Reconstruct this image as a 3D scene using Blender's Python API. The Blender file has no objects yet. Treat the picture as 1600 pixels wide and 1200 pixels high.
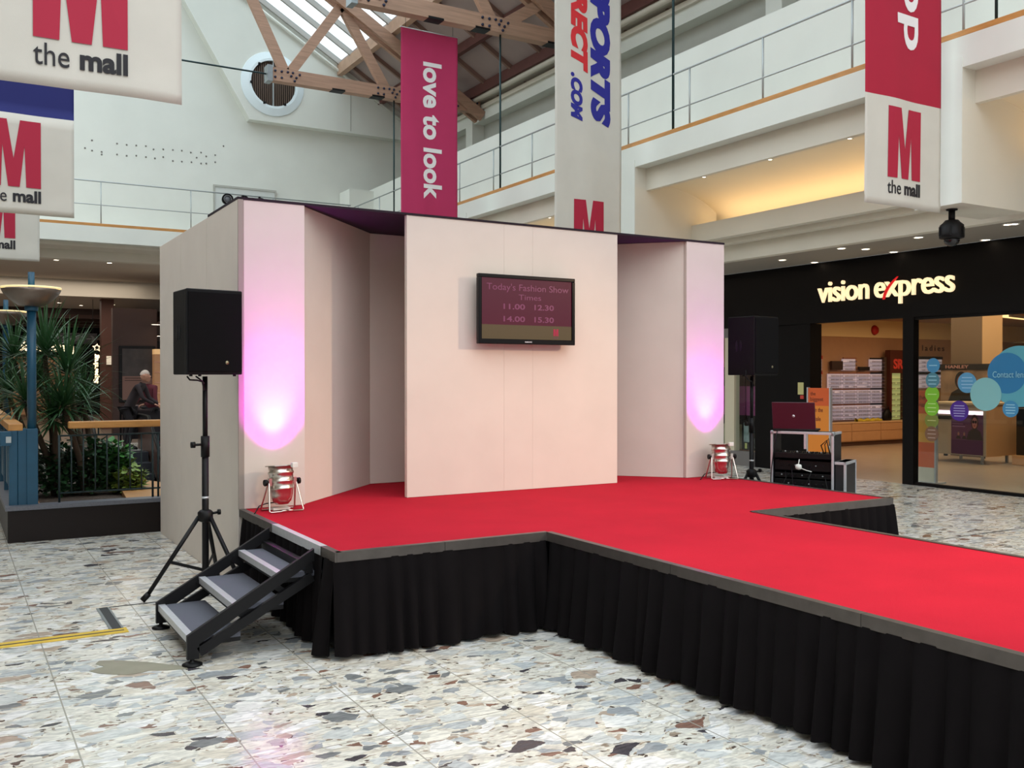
import bpy, bmesh, math, random
from mathutils import Vector, Matrix
random.seed(7)
S = bpy.context.scene
COL = S.collection
PI = math.pi

# ------------------------------------------------------------------ camera
F = 1490.0
CAM_H = 1.6
YAW = math.radians(30.57)
cam_d = bpy.data.cameras.new('camera')
cam = bpy.data.objects.new('camera', cam_d)
COL.objects.link(cam)
cam_d.sensor_width = 36.0
cam_d.lens = 36.0 * F / 1600.0
cam.location = (0, 0, CAM_H)
cam.rotation_euler = (PI / 2 - math.radians(0.46), 0, -YAW)
cam_d.clip_end = 300
S.camera = cam

# ------------------------------------------------------------------ sky, exposure
S.view_settings.view_transform = 'Standard'
S.view_settings.look = 'None'
S.view_settings.exposure = 0.78
S.view_settings.gamma = 1.0
S.view_settings.use_curve_mapping = False
S.cycles.use_denoising = True
S.cycles.max_bounces = 8
S.cycles.diffuse_bounces = 5
S.cycles.transparent_max_bounces = 12
S.cycles.sample_clamp_indirect = 4.0

w = bpy.data.worlds.new('sky')
S.world = w
w.use_nodes = True
nt = w.node_tree
nt.nodes.clear()
o_ = nt.nodes.new('ShaderNodeOutputWorld')
bg = nt.nodes.new('ShaderNodeBackground')
tc = nt.nodes.new('ShaderNodeTexCoord')
sx = nt.nodes.new('ShaderNodeSeparateXYZ')
rp = nt.nodes.new('ShaderNodeValToRGB')
nt.links.new(tc.outputs['Generated'], sx.inputs[0])
nt.links.new(sx.outputs['Z'], rp.inputs[0])
rp.color_ramp.elements[0].position = 0.0
rp.color_ramp.elements[0].color = (0.11, 0.115, 0.12, 1)
rp.color_ramp.elements[1].position = 0.45
rp.color_ramp.elements[1].color = (0.92, 0.97, 1.0, 1)
nt.links.new(rp.outputs[0], bg.inputs[0])
bg.inputs[1].default_value = 1.55
nt.links.new(bg.outputs[0], o_.inputs[0])

def lin(c):
    r = []
    for v in c[:3]:
        v = v / 255.0
        r.append(v / 12.92 if v <= 0.04045 else ((v + 0.055) / 1.055) ** 2.4)
    return (r[0], r[1], r[2], 1.0)

def lamp(kind, name, loc, target, energy, color, size=0.2, spot=None, blend=0.5, size_y=None):
    d = bpy.data.lights.new(name, kind)
    d.energy = energy
    d.color = color
    if kind == 'AREA':
        d.size = size
        if size_y:
            d.shape = 'RECTANGLE'; d.size_y = size_y
    else:
        d.shadow_soft_size = size
    if kind == 'SPOT':
        d.spot_size = math.radians(spot); d.spot_blend = blend
    o = bpy.data.objects.new(name, d)
    COL.objects.link(o)
    o.location = loc
    if target is None: return o            # straight down, long side along Y
    if target == 'up': o.rotation_euler = (PI, 0, 0); return o
    dv = Vector(target) - Vector(loc)
    o.rotation_euler = dv.to_track_quat('-Z', 'Y').to_euler()
    return o

# warm stage lanterns rigged to the right of the catwalk
lamp('SPOT', 'stage_wash', (8.9, 1.9, 3.9), (4.1, 7.0, 0.7), 640, (1.0, 0.66, 0.42), 0.10, 38, 1.0)
lamp('SPOT', 'catwalk_wash', (7.6, 0.2, 4.6), (4.6, 2.9, 0.6), 700, (1.0, 0.72, 0.5), 0.15, 36, 1.0)
# uplighters in the two parabolic cans
for ux, e_, c_ in ((2.12, 1.0, (1.0, 0.24, 1.0)), (6.46, 0.72, (0.86, 0.20, 1.0))):
    lamp('SPOT', 'uplight_beam', (ux, 6.93, 0.90), (ux, 7.16, 1.52), 34*e_, (c_[0], .28, 1.0), 0.02, 46, 1.0)
    lamp('SPOT', 'uplight_spill', (ux, 6.93, 0.90), (ux, 7.16, 1.50), 74*e_, (c_[0], .0, 1.0), 0.03, 76, 1.0)
# shop and arcade lighting
lamp('AREA', 'shop_light', (17.5, 11.2, 2.85), None, 108, (1.0, 0.70, 0.42), 6.0, size_y=5.0)
lamp('AREA', 'arcade_light', (3.0, 40.0, 3.6), None, 12, (1.0, 0.7, 0.5), 8.0, size_y=10.0)
lamp('AREA', 'arcade_front_fill', (1.5, 28.6, 4.40), None, 90, (1.0, 0.86, 0.72), 7.0, size_y=3.5)  # fill lamp added to brighten the pale front ceiling and bands
lamp('AREA', 'arcade_middle_fill', (1.5, 33.6, 3.92), None, 50, (1.0, 0.86, 0.72), 7.0, size_y=3.5)  # second added fill, lifts the ceiling behind the beam
lamp('AREA', 'walkway_light', (11.6, 9.5, 3.40), None, 8, (1.0, 0.85, 0.68), 0.8, size_y=10.0)

# ------------------------------------------------------------------ picture rays (for reading places off known planes)
CS, SN = math.cos(YAW), math.sin(YAW)
HOR = 588.0
def on_x(u, v, X):
    t = (u - 800) / F; d = X / (SN + t * CS)
    return Vector((X, d * (CS - t * SN), CAM_H + (HOR - v) / F * d))
def on_y(u, v, Y):
    t = (u - 800) / F; d = Y / (CS - t * SN)
    return Vector((d * (SN + t * CS), Y, CAM_H + (HOR - v) / F * d))
def on_z(u, v, Z):
    t = (u - 800) / F; d = (CAM_H - Z) * F / (v - HOR)
    return Vector((d * (SN + t * CS), d * (CS - t * SN), Z))

# ------------------------------------------------------------------ materials
MATS = {}
def mat(name, col, rough=0.6, metal=0.0, var=0.0, vscale=8.0, bump=0.0, bscale=120.0, emit=None, estr=1.0, alpha=None, spec=None, stretch=None, sheen=0.0):
    if name in MATS: return MATS[name]
    m = bpy.data.materials.new(name); MATS[name] = m
    m.use_nodes = True
    nt = m.node_tree
    b = nt.nodes['Principled BSDF']
    c = lin(col)
    b.inputs['Base Color'].default_value = c
    b.inputs['Roughness'].default_value = rough
    b.inputs['Metallic'].default_value = metal
    if spec is not None: b.inputs['Specular IOR Level'].default_value = spec
    if sheen: b.inputs['Sheen Weight'].default_value = sheen
    tcn = nt.nodes.new('ShaderNodeTexCoord')
    mp = nt.nodes.new('ShaderNodeMapping')
    nt.links.new(tcn.outputs['Object'], mp.inputs[0])
    if stretch: mp.inputs['Scale'].default_value = stretch
    if var > 0:
        n = nt.nodes.new('ShaderNodeTexNoise'); n.inputs['Scale'].default_value = vscale
        n.inputs['Detail'].default_value = 5
        nt.links.new(mp.outputs[0], n.inputs['Vector'])
        r = nt.nodes.new('ShaderNodeValToRGB')
        r.color_ramp.elements[0].position = 0.3; r.color_ramp.elements[1].position = 0.7
        r.color_ramp.elements[0].color = tuple(x * (1 - var) for x in c[:3]) + (1,)
        r.color_ramp.elements[1].color = tuple(min(1, x * (1 + var)) for x in c[:3]) + (1,)
        nt.links.new(n.outputs['Fac'], r.inputs[0])
        nt.links.new(r.outputs[0], b.inputs['Base Color'])
    if bump > 0:
        n2 = nt.nodes.new('ShaderNodeTexNoise'); n2.inputs['Scale'].default_value = bscale
        nt.links.new(mp.outputs[0], n2.inputs['Vector'])
        bp = nt.nodes.new('ShaderNodeBump'); bp.inputs['Strength'].default_value = bump
        bp.inputs['Distance'].default_value = 0.01
        nt.links.new(n2.outputs['Fac'], bp.inputs['Height'])
        nt.links.new(bp.outputs[0], b.inputs['Normal'])
    if emit is not None:
        b.inputs['Emission Color'].default_value = lin(emit)
        b.inputs['Emission Strength'].default_value = estr
    if alpha is not None:
        b.inputs['Alpha'].default_value = alpha
    return m

def glass_mat(name, tint=(1, 1, 1), refl=0.08, rough=0.02):
    if name in MATS: return MATS[name]
    m = bpy.data.materials.new(name); MATS[name] = m
    m.use_nodes = True
    nt = m.node_tree; nt.nodes.clear()
    o = nt.nodes.new('ShaderNodeOutputMaterial')
    t = nt.nodes.new('ShaderNodeBsdfTransparent'); t.inputs[0].default_value = (*tint, 1)
    g = nt.nodes.new('ShaderNodeBsdfGlossy'); g.inputs['Roughness'].default_value = rough
    mx = nt.nodes.new('ShaderNodeMixShader'); mx.inputs[0].default_value = refl
    nt.links.new(t.outputs[0], mx.inputs[1]); nt.links.new(g.outputs[0], mx.inputs[2])
    nt.links.new(mx.outputs[0], o.inputs[0])
    return m

def floor_mat():
    m = bpy.data.materials.new('terrazzo'); m.use_nodes = True
    nt = m.node_tree; N = nt.nodes; L = nt.links
    b = N['Principled BSDF']
    tcn = N.new('ShaderNodeTexCoord')
    warp = N.new('ShaderNodeTexNoise'); warp.inputs['Scale'].default_value = 6.0; warp.inputs['Detail'].default_value = 5
    L.new(tcn.outputs['Object'], warp.inputs['Vector'])
    sub = N.new('ShaderNodeVectorMath'); sub.operation = 'SUBTRACT'; sub.inputs[1].default_value = (0.5, 0.5, 0.5)
    L.new(warp.outputs['Color'], sub.inputs[0])
    sc = N.new('ShaderNodeVectorMath'); sc.operation = 'SCALE'; sc.inputs['Scale'].default_value = 0.13
    L.new(sub.outputs[0], sc.inputs[0])
    ad = N.new('ShaderNodeVectorMath'); ad.operation = 'ADD'
    L.new(tcn.outputs['Object'], ad.inputs[0]); L.new(sc.outputs[0], ad.inputs[1])
    mp = N.new('ShaderNodeMapping'); mp.inputs['Rotation'].default_value = (0, 0, 0.5); mp.inputs['Scale'].default_value = (0.75, 1.25, 1)
    L.new(ad.outputs[0], mp.inputs[0])
    def vor(scale, feat='F1'):
        v = N.new('ShaderNodeTexVoronoi'); v.feature = feat; v.inputs['Scale'].default_value = scale
        v.voronoi_dimensions = '2D'
        L.new(mp.outputs[0], v.inputs['Vector']); return v
    def ramp(src, stops, interp='LINEAR'):
        r = N.new('ShaderNodeValToRGB'); r.color_ramp.interpolation = interp
        e = r.color_ramp.elements
        while len(e) < len(stops): e.new(0.5)
        for i, (p, c) in enumerate(stops):
            e[i].position = p; e[i].color = c if len(c) == 4 else (*c, 1)
        L.new(src, r.inputs[0]); return r
    def sep(v):
        s = N.new('ShaderNodeSeparateColor'); L.new(v, s.inputs[0]); return s
    def mix(f, a, bb):
        x = N.new('ShaderNodeMix'); x.data_type = 'RGBA'
        if isinstance(f, float): x.inputs[0].default_value = f
        else: L.new(f, x.inputs[0])
        for idx, q in ((6, a), (7, bb)):
            if isinstance(q, tuple): x.inputs[idx].default_value = q
            else: L.new(q, x.inputs[idx])
        return x
    def math_(op, a, bb):
        x = N.new('ShaderNodeMath'); x.operation = op
        for i, q in ((0, a), (1, bb)):
            if isinstance(q, (int, float)): x.inputs[i].default_value = q
            else: L.new(q, x.inputs[i])
        return x
    PAL = [(0.0, lin((226, 222, 210))), (0.20, lin((206, 208, 204))), (0.34, lin((232, 230, 224))), (0.48, lin((186, 190, 190))),
           (0.56, lin((214, 206, 190))), (0.66, lin((158, 162, 164))), (0.73, lin((234, 232, 228))), (0.85, lin((184, 166, 148))),
           (0.89, lin((126, 128, 128))), (0.935, lin((136, 104, 90))), (0.965, lin((76, 72, 76)))]
    # pale mortar full of chips
    c3 = vor(62.0); s3 = sep(c3.outputs['Color'])
    matrix = ramp(s3.outputs[0], [(0.0, lin((224, 220, 206))), (0.45, lin((214, 208, 196))), (0.76, lin((198, 192, 178))), (0.90, lin((160, 144, 126))), (0.965, lin((92, 78, 70)))], 'CONSTANT')
    # medium stones
    c2 = vor(17.0); s2 = sep(c2.outputs['Color']); e2 = vor(17.0, 'DISTANCE_TO_EDGE')
    col2 = ramp(s2.outputs[0], PAL, 'CONSTANT')
    k2 = ramp(s2.outputs[1], [(0.0, (0, 0, 0)), (0.42, (0, 0, 0)), (0.43, (1, 1, 1)), (1.0, (1, 1, 1))])
    g2 = math_('GREATER_THAN', e2.outputs['Distance'], 0.055)
    m2 = math_('MULTIPLY', k2.outputs[0], g2.outputs[0])
    a = mix(m2.outputs[0], matrix.outputs[0], col2.outputs[0])
    # big stones
    c1 = vor(7.6); s1 = sep(c1.outputs['Color']); e1 = vor(7.6, 'DISTANCE_TO_EDGE')
    col1 = ramp(s1.outputs[0], PAL, 'CONSTANT')
    k1 = ramp(s1.outputs[1], [(0.0, (0, 0, 0)), (0.50, (0, 0, 0)), (0.51, (1, 1, 1)), (1.0, (1, 1, 1))])
    g1 = math_('GREATER_THAN', e1.outputs['Distance'], 0.10)
    m1 = math_('MULTIPLY', k1.outputs[0], g1.outputs[0])
    a = mix(m1.outputs[0], a.outputs[2], col1.outputs[0])
    # veins within the stones
    vn = N.new('ShaderNodeTexNoise'); vn.inputs['Scale'].default_value = 9; vn.inputs['Detail'].default_value = 9; vn.inputs['Distortion'].default_value = 1.6
    mpv = N.new('ShaderNodeMapping'); mpv.inputs['Scale'].default_value = (1, 3.5, 1); mpv.inputs['Rotation'].default_value = (0, 0, 0.6)
    L.new(tcn.outputs['Object'], mpv.inputs[0]); L.new(mpv.outputs[0], vn.inputs['Vector'])
    vr = ramp(vn.outputs['Fac'], [(0.34, (0.62, 0.63, 0.65)), (0.60, (1.08, 1.08, 1.08))])
    mul = N.new('ShaderNodeMix'); mul.data_type = 'RGBA'; mul.blend_type = 'MULTIPLY'; mul.inputs[0].default_value = 0.85
    L.new(a.outputs[2], mul.inputs[6]); L.new(vr.outputs[0], mul.inputs[7])
    # slab joints
    br = N.new('ShaderNodeTexBrick'); br.offset = 0.0; br.inputs['Scale'].default_value = 1.0
    br.inputs['Mortar Size'].default_value = 0.0035; br.inputs['Brick Width'].default_value = 0.62; br.inputs['Row Height'].default_value = 1.24
    br.inputs['Mortar Smooth'].default_value = 0.0
    mpb = N.new('ShaderNodeMapping'); mpb.inputs['Location'].default_value = (0.17, 0.3, 0)
    L.new(tcn.outputs['Object'], mpb.inputs[0]); L.new(mpb.outputs[0], br.inputs['Vector'])
    fin = mix(br.outputs['Fac'], mul.outputs[2], lin((158, 154, 142)))
    L.new(fin.outputs[2], b.inputs['Base Color'])
    rr = ramp(vn.outputs['Fac'], [(0.3, (0.12, 0.12, 0.12)), (0.7, (0.27, 0.27, 0.27))])
    L.new(rr.outputs[0], b.inputs['Roughness'])
    return m

WHITE = mat('white_plaster', (222, 224, 216), 0.85, var=0.03, vscale=1.2)
CREAM = mat('cream_plaster', (216, 210, 196), 0.85, var=0.03, vscale=1.2)
GREYW = mat('grey_plaster', (176, 176, 168), 0.85, var=0.04, vscale=2)
PANEL = mat('flattage_fabric', (214, 204, 194), 0.9, var=0.025, vscale=3, bump=0.15, bscale=500)
BLACKF = mat('black_cloth', (19, 16, 17), 0.95, var=0.1, vscale=6, spec=0.08)
BLACKM = mat('black_powder_coat', (15, 14, 16), 0.5, var=0.08, vscale=20, spec=.25)
BLACKP = mat('black_plastic', (12, 11, 12), 0.5, spec=.25)
BLACKW = mat('black_shopfront', (10, 7, 7), 0.55, var=0.1, vscale=3, spec=0.15)
CARPETR = mat('red_carpet', (178, 28, 46), 0.95, var=0.07, vscale=2.2, bump=0.4, bscale=300, spec=0.1)
CARPETG = mat('grey_carpet', (92, 94, 104), 0.95, var=0.14, vscale=160, bump=0.4, bscale=400)
ALU = mat('aluminium', (206, 208, 212), 0.4, 0.55, var=0.05, vscale=30)
ALUD = mat('dark_aluminium', (92, 86, 82), 0.42, 0.6, var=0.12, vscale=14)
STEEL = mat('galvanised_steel', (150, 156, 158), 0.4, 0.8, var=0.06)
CHROME = mat('polished_aluminium', (214, 206, 198), 0.28, 1.0)
TIMBER = mat('glulam_timber', (172, 136, 114), 0.6, var=0.16, vscale=5, stretch=(0.35, 6, 6), bump=0.1, bscale=30)
TIMBERL = mat('light_timber', (206, 172, 134), 0.6, var=0.1, vscale=5, stretch=(6, 0.4, 6))
RAILW = mat('oak_handrail', (190, 134, 70), 0.45, var=0.14, vscale=6, stretch=(1, 1, 5))
BROWNP = mat('dark_purlin', (92, 52, 46), 0.7, var=0.1, vscale=6)
SOFFIT = mat('roof_soffit', (166, 150, 146), 0.85, var=0.05, vscale=2)
BLUE = mat('teal_blue_paint', (20, 74, 100), 0.4, var=0.08, vscale=10)
GREENIRON = mat('dark_green_iron', (40, 56, 58), 0.5, 0.3)
GRANITE = mat('black_granite', (30, 23, 21), 0.4, var=0.2, vscale=120, spec=.2)
GRANITEL = mat('grey_granite_coping', (98, 100, 108), 0.4, var=0.2, vscale=140)
TERRA = mat('tan_tile', (176, 126, 76), 0.5, var=0.1, vscale=5)
SKIN = mat('skin', (206, 150, 124), 0.6)
ROD = mat('dark_steel_rod', (46, 66, 68), 0.45, 0.6)
RAILM = mat('pale_grey_tube', (176, 182, 182), 0.4, 0.3)
GLASS = glass_mat('clear_glass', (0.93, 0.97, 0.96), 0.05)
GLAZE = glass_mat('skylight_glass', (0.9, 0.95, 0.97), 0.06, 0.05)
LAMPE = mat('downlight_lens', (255, 240, 215), 0.4, emit=(255, 232, 200), estr=5.0)
# ------------------------------------------------------------------ mesh helpers
class MB:
    def __init__(s):
        s.v = []; s.f = []; s.m = []; s.sm = []
    def add(s, vs, fs, mi=0, smooth=False, M=None):
        n = len(s.v)
        s.v += [tuple(M @ Vector(p)) if M else tuple(p) for p in vs]
        for f in fs:
            s.f.append(tuple(n + i for i in f)); s.m.append(mi); s.sm.append(smooth)
        return s
    def box(s, x0, x1, y0, y1, z0, z1, mi=0, M=None, bev=0.0):
        if x0 > x1: x0, x1 = x1, x0
        if y0 > y1: y0, y1 = y1, y0
        if z0 > z1: z0, z1 = z1, z0
        if bev > 0:
            b = min(bev, (x1-x0)*.45, (y1-y0)*.45, (z1-z0)*.45)
            bm = bmesh.new(); bmesh.ops.create_cube(bm, size=1.0)
            for v in bm.verts:
                v.co = Vector(((x0+x1)/2 + v.co.x*(x1-x0), (y0+y1)/2 + v.co.y*(y1-y0), (z0+z1)/2 + v.co.z*(z1-z0)))
            bmesh.ops.bevel(bm, geom=list(bm.edges), offset=b, segments=2, affect='EDGES', profile=0.5)
            bm.verts.index_update()
            s.add([v.co.copy() for v in bm.verts], [[v.index for v in f.verts] for f in bm.faces], mi, False, M)
            bm.free(); return s
        vs = [(x, y, z) for z in (z0, z1) for y in (y0, y1) for x in (x0, x1)]
        return s.add(vs, [(0,2,3,1), (4,5,7,6), (0,1,5,4), (2,6,7,3), (0,4,6,2), (1,3,7,5)], mi, False, M)
    def prism(s, pts, a0, a1, axis='y', mi=0, M=None):
        """pts: 2-D outline; extruded along axis from a0 to a1"""
        def mk(p, a):
            if axis == 'y': return (p[0], a, p[1])
            if axis == 'x': return (a, p[0], p[1])
            return (p[0], p[1], a)
        n = len(pts)
        vs = [mk(p, a0) for p in pts] + [mk(p, a1) for p in pts]
        fs = [tuple(range(n)), tuple(range(2*n-1, n-1, -1))]
        fs += [(i, i+n, (i+1) % n + n, (i+1) % n) for i in range(n)]
        return s.add(vs, fs, mi, False, M)
    def beam(s, p, q, wd, ht, up=(0, 0, 1), mi=0):
        p = Vector(p); q = Vector(q); d = (q-p).normalized(); u = Vector(up)
        sd = d.cross(u)
        if sd.length < 1e-4: sd = d.cross(Vector((1, 0, 0)))
        sd.normalize(); u = sd.cross(d).normalized()
        vs = []
        for c in (p, q):
            for a, b in ((-1, -1), (1, -1), (1, 1), (-1, 1)):
                vs.append(c + sd*a*wd/2 + u*b*ht/2)
        return s.add(vs, [(0,1,2,3), (7,6,5,4), (0,4,5,1), (1,5,6,2), (2,6,7,3), (3,7,4,0)], mi)
    def tube(s, pts, r, n=10, mi=0, caps=True, smooth=True):
        pts = [Vector(p) for p in pts]
        rs = r if isinstance(r, (list, tuple)) else [r]*len(pts)
        rings = []; prev = None
        for i, p in enumerate(pts):
            d = (pts[min(i+1, len(pts)-1)] - pts[max(i-1, 0)])
            if d.length < 1e-9: d = Vector((0, 0, 1))
            d.normalize()
            if prev is None:
                a = d.orthogonal().normalized()
            else:
                a = prev - d*prev.dot(d)
                a = a.normalized() if a.length > 1e-6 else d.orthogonal().normalized()
            prev = a; b = d.cross(a)
            rings.append([p + (a*math.cos(2*PI*k/n) + b*math.sin(2*PI*k/n))*rs[i] for k in range(n)])
        vs = [v for rg in rings for v in rg]; fs = []
        for i in range(len(pts)-1):
            for k in range(n):
                k2 = (k+1) % n
                fs.append((i*n+k, i*n+k2, (i+1)*n+k2, (i+1)*n+k))
        s.add(vs, fs, mi, smooth)
        if caps:
            n0 = len(s.v) - len(vs)
            s.f.append(tuple(n0+k for k in reversed(range(n)))); s.m.append(mi); s.sm.append(False)
            s.f.append(tuple(n0+(len(pts)-1)*n+k for k in range(n))); s.m.append(mi); s.sm.append(False)
        return s
    def lathe(s, prof, c=(0, 0, 0), n=24, mi=0, axis=(0, 0, 1), smooth=True, sx=1.0, sy=1.0, hollow=False):
        q = Vector((0, 0, 1)).rotation_difference(Vector(axis).normalized()).to_matrix()
        vs = []; c = Vector(c)
        for (r, z) in prof:
            for k in range(n):
                vs.append(c + q @ Vector((r*math.cos(2*PI*k/n)*sx, r*math.sin(2*PI*k/n)*sy, z)))
        fs = []
        for i in range(len(prof)-1):
            for k in range(n):
                k2 = (k+1) % n
                fs.append((i*n+k, i*n+k2, (i+1)*n+k2, (i+1)*n+k))
        if hollow:
            i = len(prof)-1
            for k in range(n): fs.append((i*n+k, i*n+(k+1) % n, (k+1) % n, k))
            return s.add(vs, fs, mi, smooth)
        if prof[0] == prof[-1]: return s.add(vs, fs, mi, smooth)
        if prof[0][0] > 1e-6: fs.append(tuple(reversed(range(n))))
        if prof[-1][0] > 1e-6: fs.append(tuple((len(prof)-1)*n+k for k in range(n)))
        return s.add(vs, fs, mi, smooth)
    def mesh(s, name, mats):
        me = bpy.data.meshes.new(name)
        me.from_pydata([tuple(v) for v in s.v], [], s.f)
        me.polygons.foreach_set('material_index', s.m)
        me.polygons.foreach_set('use_smooth', s.sm)
        for m in (mats if isinstance(mats, (list, tuple)) else [mats]): me.materials.append(m)
        bm = bmesh.new(); bm.from_mesh(me)
        bmesh.ops.recalc_face_normals(bm, faces=bm.faces)
        bm.to_mesh(me); bm.free(); me.update()
        return me
    def build(s, name, mats, parent=None, **kw):
        me = s.mesh(name, mats)
        o = bpy.data.objects.new(name, me); COL.objects.link(o)
        if parent is not None: o.parent = parent
        elif s.v:
            xs = [v[0] for v in s.v]; ys = [v[1] for v in s.v]; zs = [v[2] for v in s.v]
            c = Vector(((min(xs)+max(xs))/2, (min(ys)+max(ys))/2, min(zs)))
            me.transform(Matrix.Translation(-c)); o.location = c
        return o

def tag(o, label=None, cat=None, group=None, kind=None):
    if label: o['label'] = label
    if cat: o['category'] = cat
    if group: o['group'] = group
    if kind: o['kind'] = kind
    return o
def thing(name, loc, rz, label, cat, group=None):
    o = bpy.data.objects.new(name, None); COL.objects.link(o)
    o.empty_display_size = 0.1
    o.location = loc; o.rotation_euler = (0, 0, rz)
    return tag(o, label, cat, group)
def struct(name, mb, m, parent=None):
    o = mb.build(name, m, parent)
    if parent is None: o['kind'] = 'structure'
    return o
def copy_tree(o, parent=None):
    c = o.copy(); COL.objects.link(c)
    if parent is not None: c.parent = parent
    for ch in [x for x in bpy.data.objects if x.parent == o]: copy_tree(ch, c)
    return c
def box(name, x0, x1, y0, y1, z0, z1, m, parent=None, bev=0.0):
    return MB().box(x0, x1, y0, y1, z0, z1, bev=bev).build(name, m, parent)

def text_me(txt, size, bold=0.0, shear=0.0, extrude=0.002, align='CENTER', spacing=1.0, sx=1.0):
    """mesh of lettering in the local XY plane (baseline y=0), facing +Z"""
    c = bpy.data.curves.new('lettering', 'FONT')
    c.body = txt; c.size = size; c.offset = bold; c.shear = shear; c.extrude = extrude
    c.align_x = align; c.space_character = spacing; c.resolution_u = 4
    o = bpy.data.objects.new('lettering', c); COL.objects.link(o)
    dg = bpy.context.evaluated_depsgraph_get()
    me = bpy.data.meshes.new_from_object(o.evaluated_get(dg))
    bpy.data.objects.remove(o); bpy.data.curves.remove(c)
    if sx != 1.0: me.transform(Matrix.Diagonal((sx, 1, 1, 1)))
    return me
def text_dims(me):
    xs = [v.co.x for v in me.vertices]; ys = [v.co.y for v in me.vertices]
    return min(xs), max(xs), min(ys), max(ys)
def place_me(me, name, m, parent, M):
    me.transform(M); me.name = name
    me.materials.clear(); me.materials.append(m)
    o = bpy.data.objects.new(name, me); COL.objects.link(o)
    if parent is not None: o.parent = parent
    return o
def fit_text(txt, w, h, bold=0.0, shear=0.0, extrude=0.002, spacing=1.0):
    """lettering scaled to fill w by h exactly, lower left at the origin"""
    me = text_me(txt, 1.0, bold, shear, 0.01, 'LEFT', spacing)
    a, b, c, d = text_dims(me)
    me.transform(Matrix.Diagonal((w/(b-a), h/(d-c), extrude/0.01, 1)) @ Matrix.Translation((-a, -c, 0)))
    return me
# text frames: columns are text x, text y, outward normal
def frame(o, tx, ty):
    tx = Vector(tx).normalized(); ty = Vector(ty).normalized(); n = tx.cross(ty)
    M = Matrix((tx, ty, n)).transposed().to_4x4(); M.translation = Vector(o)
    return M

M_OUT = [(0,0),(0,1),(.38,1),(.50,.42),(.62,1),(1,1),(1,0),(.73,0),(.70,.62),(.61,0),(.40,0),(.30,.62),(.27,0)]
# ================================================================== the building
XB = 9.3       # face of the right balcony
YBK = 24.2     # face of the far balcony
XS = 12.24     # shopfront line

# floor (with the opening for planter and escalator)
fm = MB()
HX0, HX1, HY0, HY1 = 0.62, 6.6, 10.46, 21.8
for (x0, x1, y0, y1) in ((-6, 12.24, -6, HY0), (-6, HX0, HY0, HY1), (HX1, 12.24, HY0, HY1), (-6, 12.24, HY1, 24.4)):
    fm.box(x0, x1, y0, y1, -0.2, 0.0)
FLOOR = floor_mat()
struct('floor', fm, FLOOR)
struct('floor', MB().box(-6, 12.24, 24.4, 46, -0.2, 0.0), mat('arcade_floor', (112, 96, 84), 0.35, var=0.2, vscale=6))
struct('floor', MB().box(12.24, 27, 4.0, 15.2, -0.2, 0.0), mat('shop_floor', (176, 160, 140), 0.3, var=0.05, vscale=3))
# lower storey floor below the opening
struct('floor', MB().box(HX0-1, HX1+1, HY0-1, HY1+1, -3.8, -3.6), mat('lower_floor', (60, 54, 50), 0.6))
struct('trim_1', MB().box(HX0-.02, HX0, HY0, HY1, -3.6, 0).box(HX1, HX1+.02, HY0, HY1, -3.6, 0).box(HX0, HX1, HY1, HY1+.02, -3.6, 0), GREYW)

# ---- back wall with the raised gable
struct('wall_back', MB().prism([(-6, 4.6), (12.3, 4.6), (12.3, 8.4), (4.4, 13.02), (0, 10.5), (-6, 7.2)], 25.4, 25.7, 'y'), WHITE)
g = MB()
g.prism([(6.83, 8.35), (11.85, 8.35), (11.85, 8.9), (4.4, 13.2), (3.6, 13.8)], 25.1, 25.42, 'y')
struct('wall_gable', g, WHITE)
g = MB()   # vertical joint on the gable
struct('trim_2', MB().box(9.62, 9.64, 25.092, 25.1, 8.4, 9.75), GREYW)
# blind doorway panel on the upper back wall
p0 = on_y(336, 291, 25.4); p1 = on_y(429, 301, 25.4)
dm = MB(); dm.box(p0.x, p1.x, 25.36, 25.4, 5.0, p0.z-0.02)
struct('door_1', dm, mat('painted_door', (206, 210, 206), 0.6))
struct('trim_3', MB().box(p0.x-.04, p0.x, 25.34, 25.4, 5.0, p0.z+.03).box(p1.x, p1.x+.04, 25.34, 25.4, 5.0, p0.z+.03).box(p0.x, p1.x, 25.34, 25.4, p0.z-.02, p0.z+.03), GREYW)
# fixing holes left by old lettering
hm = MB()
HOLES = [(145,220),(134,232),(145,236),(160,238),(160,242),(184,225),(199,227),(214,228),(229,229),(241,234),(256,234),(271,235),(285,236),(299,239),(315,239),(323,245),(337,243),(184,242),(199,244),(214,244),(229,246),(243,248),(256,246),(271,252),(285,253),(300,254),(315,256),(323,256),(337,254),(350,229),(308,247)]
for (u, v) in HOLES:
    q = on_y(u, v, 25.398); hm.lathe([(0.022, 0), (0.022, 0.006)], q, 8, 0, (0, -1, 0))
struct('trim_4', hm, mat('hole_shadow', (120, 118, 112), 0.9))

# ---- round vent in the gable
cc = on_y(427, 133, 25.1)
vt = thing('round_vent', (cc.x, 25.1, cc.z), 0, 'round louvred vent in a white ring on the gable wall', 'vent')
ring = MB(); prof = [(0.60, 0.0), (0.85, 0.0), (0.84, 0.035), (0.66, 0.10), (0.60, 0.10), (0.60, 0.0)]
ring.lathe(prof, (0, 0, 0), 56, 0, (0, -1, 0), smooth=False); ring.build('ring', mat('vent_ring_white', (228, 240, 244), .7), vt)
lv = MB(); lv.lathe([(0.0, 0.004), (0.63, 0.004), (0.63, 0.0)], (0, 0, 0), 40, 0, (0, -1, 0))
lv.build('backing', mat('vent_dark', (70, 58, 50), 0.8), vt)
lv = MB()
for i in range(-11, 12):
    x = i*0.052; h = math.sqrt(max(0.0, 0.61**2 - x*x))
    lv.box(x-0.008, x+0.008, -0.03, -0.004, -h, h)
lv.build('grille', mat('vent_bronze', (110, 92, 80), 0.5, 0.4), vt)
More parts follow.
